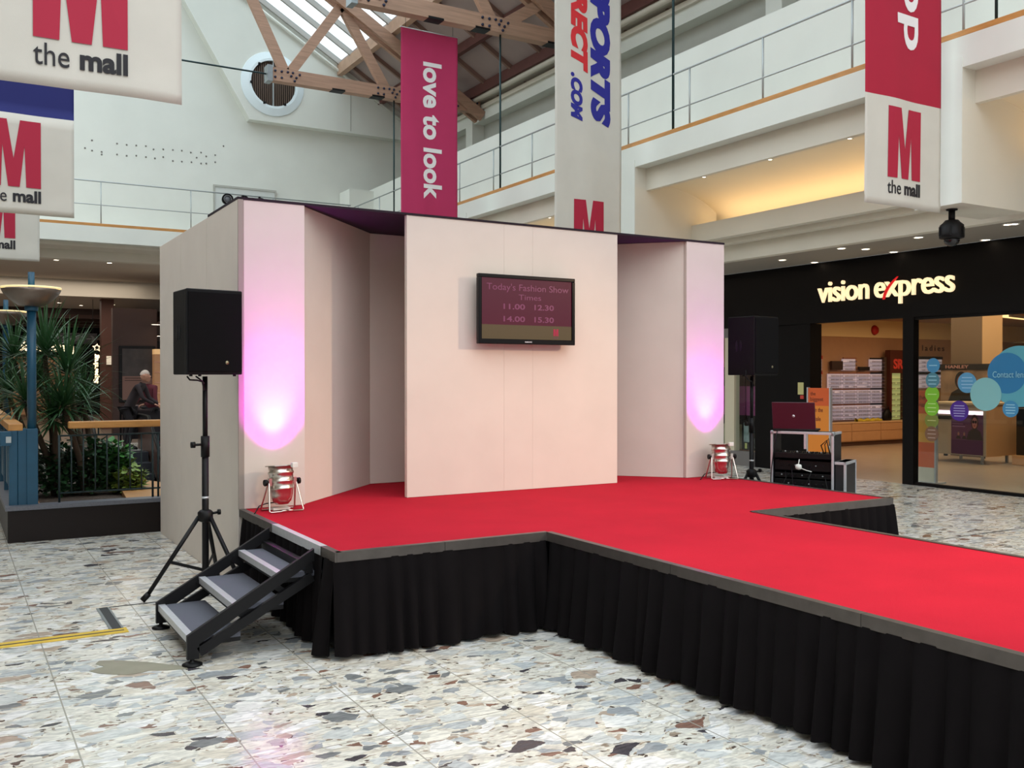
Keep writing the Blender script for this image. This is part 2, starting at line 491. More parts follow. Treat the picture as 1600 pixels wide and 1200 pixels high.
MB().box(-0.015, 0.015, -0.05, -0.03, -0.62, 0.62).build('rod', RAILM, vt)
for a in (70, 130, 185, 245, 300, 10):
    x = 0.60*math.cos(math.radians(a)); z = 0.60*math.sin(math.radians(a))
    MB().box(x-.03, x+.03, -0.13, -0.04, z-.03, z+.03, bev=.008).build('clip', BLACKP, vt)

# ---- far balcony: slab, fascia, underside steps of the arcade
struct('trim_5', MB().box(-6, 9.55, YBK, YBK+.25, 4.74, 5.12), WHITE)
struct('floor', MB().box(-6, 11.0, YBK+.25, 25.4, 4.74, 4.95), WHITE)
struct('ceiling', MB().box(-6, 11.0, YBK+.25, YBK+1.3, 4.66, 4.74), CREAM)
struct('trim_6', MB().box(-6, 11.0, YBK+1.1, YBK+1.4, 4.44, 4.74), CREAM)
struct('ceiling', MB().box(-6, 11.0, YBK+1.4, 31.0, 4.44, 4.6), mat('arcade_ceiling', (200, 188, 172), 0.85))
struct('trim_7', MB().box(-6, 11.0, 30.6, 31.0, 3.95, 4.44), CREAM)
struct('ceiling', MB().box(-6, 11.0, 31.0, 36.2, 3.95, 4.1), CREAM)
struct('ceiling', MB().box(-6, 11.0, 36.2, 46, 3.75, 3.95), mat('dark_brown_ceiling', (58, 38, 32), 0.6))
for i, yy in enumerate((36.2, 38.4, 40.6, 42.8)):
    struct('trim_%d' % (8+i), MB().box(-6, 11.0, yy, yy+.25, 3.62, 3.76), mat('brown_beam', (74, 48, 40), 0.6))
BROWNW = mat('brown_wall', (64, 42, 36), 0.6, var=0.1, vscale=2)
struct('ceiling', MB().box(4.95, 8.4, 26.7, 40, 3.0, 3.1), mat('dark_brown_ceiling', (0, 0, 0)))
struct('wall_arcade', MB().box(-6, 11, 46, 46.2, 0, 4), mat('arcade_black', (14, 11, 11), 0.5))
# wall carrying the poster at the arcade's right
struct('wall_arcade_right', MB().box(8.4, 11, 27.6, 27.9, 0, 3.45).box(4.95, 8.4, 26.7, 26.8, 3.1, 3.45), BROWNW)
# unseen left side balcony and wall, added to keep side light off the planter
struct('trim_12', MB().box(-1.4, -1.15, -6, YBK, 4.74, 5.12), WHITE)
struct('ceiling', MB().box(-6, -1.4, -6, YBK, 4.74, 4.95), CREAM)
struct('wall_left_unseen', MB().box(-6.2, -6, -6, 46, 0, 10), CREAM)

# ---- right balcony
struct('trim_13', MB().box(XB, XB+.22, -2, YBK+.0, 4.89, 5.22), WHITE)
struct('floor', MB().box(XB+.22, 11.9, -2, 25.4, 5.0, 5.2), WHITE)
struct('trim_14', MB().box(XB+.22, XB+.36, -2, YBK, 4.60, 5.0).box(XB+.22, XB+.30, -2, YBK, 4.54, 4.6), CREAM)
# parapet wall and clerestory above
struct('wall_right', MB().box(10.1, 10.25, -2, 25.1, 5.2, 6.77), WHITE)
struct('trim_15', MB().box(XB+.1, 10.1, 24.6, 25.36, 5.12, 6.7), WHITE)
struct('wall_right_upper', MB().box(12.1, 12.3, -2, 25.4, 5.2, 8.4), GREYW)
cl = MB()
for yy in (22.1, 16.8, 11.4, 6.1): cl.box(11.75, 12.1, yy-.18, yy+.18, 5.2, 8.25)
struct('trim_16', cl, WHITE)
struct('trim_17', MB().box(11.80, 12.1, -2, 25.4, 8.16, 8.42), WHITE)
struct('trim_18', MB().box(11.72, 12.1, -2, 25.4, 8.42, 8.52).box(11.66, 12.1, -2, 25.4, 8.60, 8.84), CREAM)
gt = MB(); gt.tube([(11.53, -2, 8.60), (11.53, 24.9, 8.60)], 0.065, 12)
tag(gt.build('gutter_pipe', CREAM), 'long cream pipe running under the eaves above the right balcony', 'pipe')
struct('ceiling', MB().box(10.25, 12.1, -2, 25.4, 5.2, 5.22), WHITE)

# piers between the bays
for k, (y0, y1) in enumerate(((6.32, 6.89), (11.94, 12.5), (17.6, 18.15), (0.7, 1.27))):
    struct('trim_%d' % (19+k), MB().box(XB, 10.5, y0, y1, 3.45, 5.0).box(10.5, 11.0, y0, y1, 4.0, 5.0), CREAM)
    struct('trim_%d' % (24+k), MB().box(XB-.012, XB, y0, y1, 3.45, 5.0), WHITE)
# lower beam with the cove above it, soffits
struct('trim_29', MB().box(10.46, 10.62, -2, 24, 3.78, 4.06), CREAM)
struct('trim_30', MB().box(10.62, 10.82, -2, 24, 3.70, 3.78).box(10.80, 10.95, -2, 24, 3.45, 3.78), CREAM)
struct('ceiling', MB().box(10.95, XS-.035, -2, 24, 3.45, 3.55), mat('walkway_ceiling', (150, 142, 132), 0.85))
# curved vault over the cove
va = MB(); n = 20; pr = []
for i in range(n+1):
    a = PI/2*i/n
    pr.append((9.66 + 1.55*math.sin(a), 3.95 + 0.72*math.cos(a)))
vs = []; fs = []
for i, (x, z) in enumerate(pr):
    vs += [(x, -2, z), (x, 24, z), (x+.06, -2, z+.06), (x+.06, 24, z+.06)]
for i in range(n):
    a = 4*i; b = 4*(i+1)
    fs += [(a, b, b+1, a+1), (a+2, a+3, b+3, b+2)]
va.add(vs, fs, 0, True)
struct('ceiling', va, mat('vault_plaster', (226, 214, 190), 0.85))
for k, (y0, y1) in enumerate(((1.4, 6.2), (7.0, 11.85), (12.6, 17.5), (18.25, 23.9))):
    lamp('AREA', 'cove_light', (10.86, (y0+y1)/2, 4.0), 'up', 9, (1.0, 0.70, 0.38), 0.12, size_y=(y1-y0)*0.97)
# ---- roof: solid lower slope, glazed upper slope
def roof_z(x): return 8.63 + .586*(11.95-x)
rf = MB(); rf.prism([(12.3, roof_z(12.3)), (9.32, roof_z(9.32)), (9.32, roof_z(9.32)+.12), (12.3, roof_z(12.3)+.12)], -2, 25.4, 'y')
struct('ceiling', rf, SOFFIT)
gz = MB(); gz.prism([(9.32, roof_z(9.32)+.05), (4.4, roof_z(4.4)+.05), (4.4, roof_z(4.4)+.07), (9.32, roof_z(9.32)+.07)], 2, 25.3, 'y')
struct('window_1', gz, GLAZE)
bars = MB()
yy = 25.0
while yy > 2:
    bars.beam((9.3, yy, roof_z(9.3)+.02), (4.4, yy, roof_z(4.4)+.02), 0.07, 0.14)
    yy -= 0.86
struct('trim_40', bars, mat('glazing_bar', (170, 166, 160), 0.5, 0.3))
struct('trim_41', MB().beam((9.32, -2, roof_z(9.32)-.14), (9.32, 25.1, roof_z(9.32)-.14), 0.16, 0.30), mat('purlin_timber', (184, 150, 126), .6, var=.1, vscale=5))
struct('trim_42', MB().beam((11.5, -2, 8.76), (11.5, 25.1, 8.76), 0.2, 0.24).beam((10.5, -2, roof_z(10.5)-.12), (10.5, 25.1, roof_z(10.5)-.12), 0.12, 0.22), BROWNP)
rb = MB(); yy = 24.6
while yy > 0:
    rb.beam((11.95, yy, roof_z(11.95)-.05), (9.4, yy, roof_z(9.4)-.05), 0.07, 0.12); yy -= 1.3
struct('trim_43', rb, mat('rafter_brown', (136, 108, 96), .7))
# cornice pipe along the gable under the roof
gp = MB(); gp.tube([(11.8, 25.02, roof_z(11.8)-.22), (5.2, 25.02, roof_z(5.2)-.22)], 0.04, 8)
struct('trim_44', gp, WHITE)
# roof beyond the ridge
g2 = MB(); g2.prism([(4.4, roof_z(4.4)+.05), (0.0, roof_z(4.4)-2.5), (0.0, roof_z(4.4)-2.48), (4.4, roof_z(4.4)+.07)], 2, 25.3, 'y')
struct('window_2', g2, GLAZE)

# ---- trusses
def truss(Y, label):
    t = thing('roof_truss', (0, Y, 0), 0, label, 'truss', 'timber roof trusses')
    zc = 8.46
    MB().beam((6.3, 0, zc), (11.7, 0, zc), 0.22, 0.30).build('bottom_chord', TIMBER, t)
    tc_ = lambda x: roof_z(x) - 0.62
    for s in (-.13, .13):
        MB().beam((11.75, s, tc_(11.75)+.1), (4.6, s, tc_(4.6)+.1), 0.10, 0.26).build('top_chord', TIMBER, t)
    for (a, b) in (((6.7, zc), (4.9, tc_(4.9))), ((6.7, zc), (8.0, tc_(8.0))), ((9.2, zc), (8.05, tc_(8.05))), ((9.35, zc), (10.2, tc_(10.2)))):
        MB().beam((a[0], 0, a[1]), (b[0], 0, b[1]), 0.12, 0.22).build('web', TIMBER, t)
    bolts = []
    class _B:
        def lathe(self, *a): bolts.append(MB().lathe(*a))
    bo = _B()
    for cx in (6.75, 9.25):
        for (dx, dz) in ((-.35,.07),(-.35,-.07),(-.2,.07),(-.2,-.07),(-.06,.08),(.06,.08),(0.02,0.0),(.14,-.02),(.22,.06),(.1,-.1)):
            bo.lathe([(0.028, 0), (0.028, 0.02), (0.015, 0.03)], (cx+dx, -0.11, zc+dz), 8, 0, (0, -1, 0))
    for (dx, dz) in ((0,0),(.15,.08),(.3,.0),(.1,-.08),(.25,.12),(.4,.08),(.42,-.06),(.2,-.0),(-.1,.1),(-.15,-.06)):
        bo.lathe([(0.028, 0), (0.028, 0.02), (0.015, 0.03)], (11.2+dx, -0.11, zc+dz), 8, 0, (0, -1, 0))
    for q_ in bolts: q_.build('bolt', mat('bolt_steel', (52, 56, 78), 0.4, 0.6), t)
    for x in (7.75, 8.75, 10.4):
        MB().box(x, x+.32, -.12, .12, zc-.155, zc-.115).build('plate', BLACKM, t)
    MB().box(6.22, 6.34, -.14, .14, zc-.18, zc+.18).build('end_shoe', STEEL, t)
    return t
truss(21.5, 'far timber roof truss in front of the round vent')
truss(16.3, 'nearer timber roof truss above the magenta banner')
for Y, lb in ((21.5, 'thin tie cable crossing the back wall from the far roof truss'), (16.3, 'thin tie cable fixed to the nearer roof truss')):
    tb = MB(); tb.tube([(6.22, Y, 8.46), (2.58, Y, 8.46)], 0.02, 6)
    tag(tb.build('tie_cable', ROD), lb, 'cable')

# hanging rods to the balcony edge
for Y, lb in ((21.5, 'thin dark hanger rod left of the magenta banner'), (16.3, 'thin dark hanger rod between the magenta and the blue lettered banners'), (11.1, 'thin dark hanger rod right of the blue lettered banner'), (5.98, 'thin dark hanger rod at the upper right corner of the photo')):
    tb = MB(); zt = 8.31 if Y > 12 else roof_z(9.36)-0.3
    tb.tube([(9.36, Y, 5.22), (9.36, Y, zt)], 0.02 if Y > 8 else .016, 8)
    tag(tb.build('hanger_rod', ROD), lb, 'rod', 'hanger rods')

# ---- balcony railings
def railing(p, q, zt, label, n, ztop, zmid, first=0.3):
    p = Vector(p); q = Vector(q); L = (q-p).length; d = (q-p).normalized()
    t = thing('balcony_railing', (p.x, p.y, zt), math.atan2(d.y, d.x), label, 'railing')
    MB().box(0, L, -.05, .05, 0.0, .07, bev=.008).build('timber_rail', RAILW, t)
    MB().tube([(0, 0, ztop-zt), (L, 0, ztop-zt)], 0.017, 8).build('top_rail', RAILM, t)
    MB().tube([(0, 0, zmid-zt), (L, 0, zmid-zt)], 0.012, 8).build('mid_rail', RAILM, t)
    x = first
    while x < L:
        MB().tube([(x, 0, .07), (x, 0, ztop-zt)], 0.014, 8).build('post', RAILM, t)
        x += n
    return t
railing((9.36, 24.14, 0), (9.36, 1.0, 0), 5.22, 'long steel and oak railing on the right balcony', 1.46, 6.12, 5.58, 0.27)
railing((-4, 24.26, 0), (9.30, 24.26, 0), 5.12, 'steel and oak railing on the far balcony below the round vent', 2.05, 6.18, 5.63, 0.95)
# three lanterns clamped on the far railing
for i, (u, r_) in enumerate(((356, .14), (382, .13), (408, .11))):
    q = on_y(u, 315 if i == 0 else 319, 24.1)
    zz = 6.03
    t = thing('flood_lamp', (q.x, 24.1, zz-.02), 0, ['black round flood lamp on the far railing, leftmost and most visible', 'black round flood lamp on the far railing, half hidden, middle of three', 'black round flood lamp on the far railing, nearest the banner'][i], 'lamp', 'flood lamps on the far railing')
    b_ = MB(); b_.lathe([(0.05, 0.2), (0.12, 0.1), (r_, 0.0), (r_, -0.05), (r_-.02, -.05), (r_-.03, 0.0), (0.0, 0.02)], (0, 0, 0), 20, 0, (0.1, -1, -.2) if False else (0, 1, 0))
    b_.build('housing', BLACKP, t)
    l_ = MB(); l_.lathe([(0, -.03), (r_-.06, -.03), (r_-.06, 0)], (0, 0, 0), 16, 0, (0, 1, 0)); l_.build('lens', mat('grey_lens', (110, 112, 116), 0.2), t)
    rg = MB(); rg.lathe([(r_-.035, -.035), (r_-.045, -.055), (r_-.055, -.035)], (0, 0, 0), 16, 0, (0, 1, 0), hollow=True); rg.build('ring', mat('ring_grey', (150, 150, 150), 0.3), t)
    MB().box(-.02, .02, .08, .16, .0, .16).build('clamp', BLACKP, t)

# ---- downlights in the walkway and arcade ceilings
def downlight(p, label, grp, r=0.055):
    t = thing('downlight', p, 0, label, 'downlight', grp)
    a = MB(); a.lathe([(r+.02, 0), (r+.02, -.006), (r, -.008), (r, 0)], (0, 0, 0), 16, hollow=True); a.build('ring', WHITE, t)
    b = MB(); b.lathe([(0, -.012), (r, -.006), (r, 0)], (0, 0, 0), 16); b.build('lens', LAMPE, t)
DL = [(1222,406,'nearest the backdrop'),(1274,410,'second along by the black fascia'),(1305,387,'above the letter o of the sign'),(1352,389,'left of the middle of the sign'),(1405,394.5,'above the red tick'),(1433,370.5,'just left of the dome camera'),(1582,350,'furthest right'),(1550,376,'second from the right, by the black fascia'),(1497,340,'beside the dome camera bracket')]
for (u, v, s) in DL:
    p = on_z(u, v, 3.45)
    if p.x > XS - .15: p.x = XS - .15
    if p.x < 11.1: p.x = 11.1
    downlight((p.x, p.y, 3.45), 'small lit downlight in the walkway ceiling, ' + s, 'walkway downlights')
for i, (u, v) in enumerate(((1105, 271), (1212, 244), (1337, 211), (858, 335), (803, 350))):
    p = on_z(u, v, 4.6)
    downlight((XB+.29, p.y, 4.54), ['tiny downlight under the right balcony edge, furthest along the long bay', 'tiny downlight under the right balcony edge, middle of the long bay', 'tiny downlight under the right balcony edge beside the red banner', 'tiny downlight left of the blue lettered banner, nearer one', 'tiny downlight left of the blue lettered banner, further one'][i], 'balcony edge downlights', 0.025)
for i, (u, v, z, s) in enumerate(((99,395,4.44,'left one in the pale ceiling'),(187,400,4.44,'right one in the pale ceiling'),
        (36,474,3.95,'far left above the lamp bowl'),(93,473,3.95,'just right of the lamp bowl'),(127,477,3.95,'left of the row of three at the beam'),(177,476,3.95,'right of the row of three at the beam'))):
    p = on_z(u, v, z); p.y = max(p.y, 25.68) if z > 4 else p.y; downlight((p.x, p.y, z), 'small lit arcade downlight, ' + s, 'arcade downlights', 0.06)
for i, (u, v, s) in enumerate(((189,486.5,'largest of the dark ceiling'),(164,494,'below left of the largest'),(147,499,'middle of the diagonal row'),(132,504,'fourth of the diagonal row'),(111,510,'lowest of the diagonal row'),(244,507,'next to the grey flat wall'),(248,525,'lowest by the grey flat wall'))):
    p = on_z(u, v, 3.0 if u > 240 else 3.75)
    p.y = max(p.y, 36.6) if u < 240 else max(p.y, 26.95)
    downlight((p.x, p.y, p.z), 'small lit downlight in the dark arcade ceiling, ' + s, 'arcade downlights', 0.11)
# ================================================================== stage
SX0, SX1 = 1.875, 6.62          # platform left / right
SYF, SYB = 5.12, 9.3            # platform front / back
CX0, CX1, CY0 = 3.286, 5.09, -1.6   # catwalk
YF = 7.16                       # plane of the backdrop
SH = 0.60
stage = thing('stage', (4.2, 5.0, 0), 0, 'red carpeted stage with catwalk, grey edging and black pleated skirt', 'stage')
OX, OY = -4.2, -5.0
out = [(SX0, SYF), (CX0, SYF), (CX0, CY0), (CX1, CY0), (CX1, SYF), (SX1, SYF), (SX1, SYB), (SX0, SYB)]
def inset(pts, d):
    n = len(pts); r = []
    for i in range(n):
        p = Vector(pts[i]); a = (p - Vector(pts[i-1])).normalized(); b = (Vector(pts[(i+1) % n]) - p).normalized()
        na = Vector((-a.y, a.x)); nb = Vector((-b.y, b.x))
        if abs(a.cross(b)) < 1e-6: r.append(p + na*d)
        else: r.append(p + na*d + nb*d)
    return [(q.x, q.y) for q in r]
loc = lambda pts: [(x+OX, y+OY) for x, y in pts]
MB().prism(loc(inset(out, 0.05)), 0.03, SH-.012, 'z').build('deck', BLACKM, stage)
# carpet, finely divided so that it can ruckle a little at the edges
cm = MB()
ci = inset(out, 0.028)
cm.prism(loc(ci), SH-.012, SH+.004, 'z')
cm.build('carpet', CARPETR, stage)
TR = 0.052
def trim(p, q, m=ALUD, hh=TR, name='edge_trim', ext=0.0):
    p = Vector((p[0]+OX, p[1]+OY, 0)); q = Vector((q[0]+OX, q[1]+OY, 0)); d = (q-p).normalized(); nrm = Vector((d.y, -d.x, 0))
    L = (q-p).length
    M = Matrix((d, -nrm, Vector((0, 0, 1)))).transposed().to_4x4(); M.translation = p
    mb = MB(); mb.box(-ext, L+ext, -0.012, 0.030, SH+.005, SH+.009, M=M); mb.box(-ext, L+ext, -.012, 0.0, SH+.005-hh, SH+.005, M=M)
    return mb.build(name, m, stage)
# the silver nosing above the steps
NY0, NY1 = 5.34, 6.32
trim((SX0, SYB), (SX0, NY1)); trim((SX0, NY1), (SX0, NY0), ALU, 0.05, 'step_nosing'); trim((SX0, NY0), (SX0, SYF), ext=.01)
trim((SX0, SYF), (2.55, SYF)); trim((2.553, SYF), (CX0, SYF))
segs = [SYF, 3.9, 2.68, 1.46, .24, CY0]
for a, b in zip(segs[:-1], segs[1:]): trim((CX0, a-.0015), (CX0, b+.0015))
trim((CX0, CY0), (CX1, CY0))
for a, b in zip(reversed(segs[1:]), reversed(segs[:-1])): trim((CX1, a+.0015), (CX1, b-.0015))
trim((CX1, SYF), (SX1, SYF), ext=.01); trim((SX1, SYF), (SX1, SYB))

def skirt(p, q, seed, lean=0.035, z0=0.012, name='skirt', pitch=0.125):
    rnd = random.Random(seed)
    p = Vector((p[0]+OX, p[1]+OY, 0)); q = Vector((q[0]+OX, q[1]+OY, 0)); d = (q-p).normalized(); nrm = Vector((d.y, -d.x, 0))
    L = (q-p).length; ns = max(8, int(L/0.011)); nz = 9
    # irregular pleats
    xs = [0.0]
    while xs[-1] < L: xs.append(xs[-1] + pitch*rnd.uniform(.7, 1.35))
    amp = [rnd.uniform(.6, 1.3) for _ in xs]; ph = [rnd.uniform(-.25, .25) for _ in xs]; bot = [rnd.uniform(0, .02) for _ in xs]
    vs = []; k = 0
    for i in range(ns+1):
        s_ = L*i/ns
        while k < len(xs)-2 and xs[k+1] < s_: k += 1
        t = (s_ - xs[k])/(xs[k+1]-xs[k])
        for j in range(nz+1):
            h = j/nz                    # 0 top, 1 bottom
            tt = min(1, max(0, t + ph[k]*h*0.35*math.sin(PI*t)))
            w = 0.5 - 0.5*math.cos(2*PI*tt)
            w = w**0.45
            a = (0.010 + 0.056*h**0.8)*amp[k]
            off = 0.002 + lean*h + a*w - 0.012*h
            z = (SH - 0.042) * (1-h) + (z0 + bot[k])*h
            P = p + d*s_ + nrm*off; vs.append((P.x, P.y, z))
    fs = []
    for i in range(ns):
        for j in range(nz):
            a = i*(nz+1)+j; b = a+nz+1
            fs.append((a, a+1, b+1, b))
    mb = MB(); mb.add(vs, fs, 0, True)
    return mb.build(name, BLACKF, stage)
skirt((SX0, 7.10), (SX0, NY1+.05), 3, 0.0)
skirt((SX0, NY1+.05), (SX0, NY0-.02), 13, 0.0)
skirt((SX0, NY0-.02), (SX0, SYF), 23)
skirt((SX0-.02, SYF), (CX0-.02, SYF), 4)
skirt((CX0, SYF-.03), (CX0, CY0), 5)
skirt((CX1, CY0), (CX1, SYF-.03), 6)
skirt((CX1+.02, SYF), (SX1+.02, SYF), 7)
skirt((SX1, SYF), (SX1, SYB), 8)

# ---- backdrop
HB = 2.92
bd = thing('backdrop', (4.2, 8.0, 0), 0, 'cream fabric covered exhibition backdrop with columns, recess and centre panel behind the stage', 'backdrop')
BX, BY = -4.2, -8.0
def bbox(name, x0, x1, y0, y1, z0, z1, m=PANEL, bev=.004):
    return MB().box(x0+BX, x1+BX, y0+BY, y1+BY, z0, z1, bev=bev).build(name, m, bd)
def bpan(name, p, q, z0, z1, th, m=PANEL):
    d = (Vector(q)-Vector(p)).normalized(); n = Vector((-d.y, d.x))*th
    pts = [(p[0]+BX, p[1]+BY), (q[0]+BX, q[1]+BY), (q[0]+n.x+BX, q[1]+n.y+BY), (p[0]+n.x+BX, p[1]+n.y+BY)]
    return MB().prism(pts, z0, z1, 'z').build(name, m, bd)
ZS = SH+.006
LX0, LX1 = 1.868, 2.37
# outer side walls in full height boards
ys = [7.16, 8.16, 9.18, 10.2]
for a, b in zip(ys[:-1], ys[1:]):
    bbox('side_board', LX0-.012, LX0+.03, a+.003, b-.001, 0.0, HB)
bbox('column_front', LX0+.032, LX1, YF, YF+.04, 0.0 if False else ZS, HB)
for a_, b_ in ((3.23, 4.15), (4.1508, 4.44), (4.4408, 5.37)): bbox('centre_board', a_, b_, YF, YF+.045, ZS, HB, bev=.0012)
bbox('column_front', 6.21, 6.70, YF, YF+.04, ZS, HB)
bbox('side_board', 6.67, 6.70, YF+.042, 10.2, 0.0, HB)
bbox('column_edge', LX0-.012, LX0+.03, YF-.01, YF+.002, ZS, HB, mat('panel_frame', (150, 140, 130), 0.6))
BKY = 8.25
bpan('recess_board', (LX1, YF+.04), (3.35, BKY), ZS, HB, .03)
bpan('recess_board', (5.23, BKY), (6.21, YF+.04), ZS, HB, .03)
bbox('recess_board', 3.35, 4.29, BKY, BKY+.03, ZS, HB)
bbox('recess_board', 4.29, 5.23, BKY, BKY+.03, ZS, HB)
# black cloth lid
lid = [(LX0-.014, YF-.006), (6.70, YF-.006), (6.70, 8.6), (LX0+.5, 8.6), (LX0-.014, 8.1)]
MB().prism([(x+BX, y+BY) for x, y in lid], HB, HB+.018, 'z').build('lid', mat('purple_black_cloth', (34, 22, 32), 0.95), bd)

# ---- television
T0 = on_y(748, 428, YF-.13); T1 = on_y(898.7, 435, YF-.13)
TW = T1.x - T0.x; TZ0, TZ1 = 1.875, 2.468; TH = TZ1-TZ0
tv = thing('television', (T0.x, YF-.13, TZ0), 0, 'black flat television on the centre panel showing fashion show times', 'television')
fr = MB(); b = .032
fr.box(0, TW, 0, .045, 0, b+.012, bev=.006); fr.box(0, TW, 0, .045, TH-b, TH, bev=.006); fr.box(0, b, 0, .045, b, TH-b, bev=.005); fr.box(TW-b, TW, 0, .045, b, TH-b, bev=.005)
fr.build('bezel', mat('gloss_black', (8, 7, 9), 0.2, spec=.25), tv)
MB().box(b*.6, TW-b*.6, .03, .07, .02, TH-.02, bev=.01).build('back_case', BLACKP, tv)
SZ0 = b+.012; SZS = SZ0 + (TH-b-SZ0)*.235
MB().box(b, TW-b, .012, .03, SZS, TH-b).build('screen', mat('screen_crimson', (50, 14, 26), 0.12, emit=(104, 18, 44), estr=.22), tv)
MB().box(b, TW-b, .012, .03, SZ0, SZS).build('screen_strip', mat('screen_khaki', (50, 42, 26), 0.12, emit=(96, 78, 52), estr=.36), tv)
TXT = mat('screen_text', (80, 40, 60), 0.2, emit=(128, 56, 92), estr=.32)
def tvt(s, x, z, w_, h_, bold=0.0):
    place_me(fit_text(s, w_, h_, bold, extrude=.0008), 'lettering', TXT, tv, frame((x, .0115, z), (1, 0, 0), (0, 0, 1)))
sw = TW-2*b
tvt("Today's Fashion Show", b+sw*.055, TH-b-.118, sw*.91, .075)
tvt("Times", b+sw*.40, TH-b-.178, sw*.25, .046)
tvt("11.00", b+sw*.235, TH-b-.262, sw*.235, .048, .02); tvt("12.30", b+sw*.575, TH-b-.262, sw*.22, .048, .02)
tvt("14.00", b+sw*.235, TH-b-.368, sw*.235, .048, .02); tvt("15.30", b+sw*.575, TH-b-.368, sw*.22, .048, .02)
mm = MB(); mm.prism([(b+sw*.79+x*.052, SZ0+.034+z*.062) for x, z in M_OUT], .0105, .012, 'y')
mm.build('logo', mat('screen_logo', (120, 20, 40), 0.2, emit=(120, 18, 50), estr=.5), tv)
place_me(fit_text('the mall', .052, .012, extrude=.0006), 'lettering', TXT, tv, frame((b+sw*.79, .0115, SZ0+.014), (1, 0, 0), (0, 0, 1)))
place_me(fit_text('SAMSUNG', .07, .010, .01, extrude=.0006), 'brand_mark', mat('silver_print', (210, 210, 214), 0.3, emit=(160, 160, 165), estr=.3), tv, frame((TW/2-.035, -.0006, .016), (1, 0, 0), (0, 0, 1)))
MB().box(TW/2-.2, TW/2+.2, .07, .124, TH/2-.12, TH/2+.12).build('wall_bracket', BLACKM, tv)

# ---- parabolic floor cans
def par_can(x, y, label, rz):
    t = thing('stage_lamp', (x, y, SH+.006), rz, label, 'stage lamp', 'chrome uplighters')
    ax = Vector((0, 0.10, 1)).normalized()
    base = Vector((0, 0, .045))
    bdy = MB()
    prof = [(0.0, 0.0), (.045, .004), (.068, .03), (.080, .07), (.086, .11), (.091, .115), (.091, .125), (.088, .13), (.088, .165), (.093, .17), (.093, .18), (.089, .185), (.089, .225), (.094, .23), (.094, .245), (.09, .25), (.09, .285), (.080, .285), (.08, .20), (.06, .12), (0.0, .10)]
    bdy.lathe(prof, base, 32, 0, ax); bdy.build('can', CHROME, t)
    lens = MB(); lens.lathe([(0.0, .235), (.07, .235), (.078, .232)], base, 24, 0, ax)
    lens.build('lens', mat('led_magenta', (240, 180, 240), 0.3, emit=(255, 120, 255), estr=3), t)
    ri = MB()
    top = base + ax*.285
    ri.lathe([(.075, 0.0), (.118, 0.0), (.118, .006), (.075, .006)], top, 8, 0, ax, smooth=False, hollow=True); ri.build('gel_frame', CHROME, t)
    MB().box(.03, .075, -.11, -.075, .325, .36, bev=.003).build('gel_clip', WHITE, t)
    for s in (-1, 1):
        k = MB(); k.tube([(s*.086, 0, .215), (s*.125, 0, .215)], .012, 10); k.tube([(s*.122, 0, .215), (s*.142, 0, .215)], .024, 8); k.build('knob', BLACKP, t)
    st = MB()
    for s in (-1, 1):
        st.tube([(s*.105, 0, .225), (s*.11, -.012, .20), (s*.135, -.075, .012), (s*.125, -.085, .006), (s*.05, -.085, .006), (s*.04, -.095, .012), (0, -.095, .012)], .0065, 8)
        st.tube([(s*.105, 0, .225), (s*.11, .012, .20), (s*.135, .075, .012), (s*.125, .085, .006), (0, .085, .006)], .0065, 8)
        st.box(s*.098-.012, s*.098+.012, -.014, .014, .19, .245)
    st.build('bracket', CHROME, t)
    MB().box(-.06, .075, .02, .085, .004, .02).build('ballast', WHITE, t)
    cb = MB(); cb.tube([(0, .06, .06), (-.08, .10, .05), (-.15, .07, .04), (-.21, 0.0, .006), (-.24, -.05, .004)], .0045, 6)
    cb.build('cable', BLACKP, t)
    return t
par_can(2.12, 6.93, 'chrome uplighter on the near left corner of the stage, before the pink lit column', 0.15)
par_can(6.46, 6.93, 'chrome uplighter on the far right of the stage, before the violet lit column', -0.35)

# ---- steps
st = thing('stage_steps', (1.14, 5.9, 0), 0, 'black folding steps with three grey carpeted treads leading up to the stage', 'steps')
def sbx(name, x0, x1, y0, y1, z0, z1, m, bev=.002, par=st):
    return MB().box(x0-1.14, x1-1.14, y0-5.9, y1-5.9, z0, z1, bev=bev).build(name, m, par)
Y0s, Y1s = 5.44, 6.34
for (xn, z) in ((1.14, .15), (1.39, .30), (1.645, .45)):
    tr_ = sbx('tread', xn+.035, xn+.285, Y0s+.012, Y1s-.012, z-.030, z, CARPETG)
    nz = MB(); nz.box(xn-1.14, xn+.037-1.14, Y0s+.008-5.9, Y1s-.008-5.9, z-.002, z+.004).box(xn-.004-1.14, xn-1.14, Y0s+.008-5.9, Y1s-.008-5.9, z-.036, z+.004)
    nz.build('nosing', ALU, tr_)
    sbx('tread_frame', xn+.002, xn+.285, Y0s+.014, Y1s-.014, z-.055, z-.031, BLACKM)
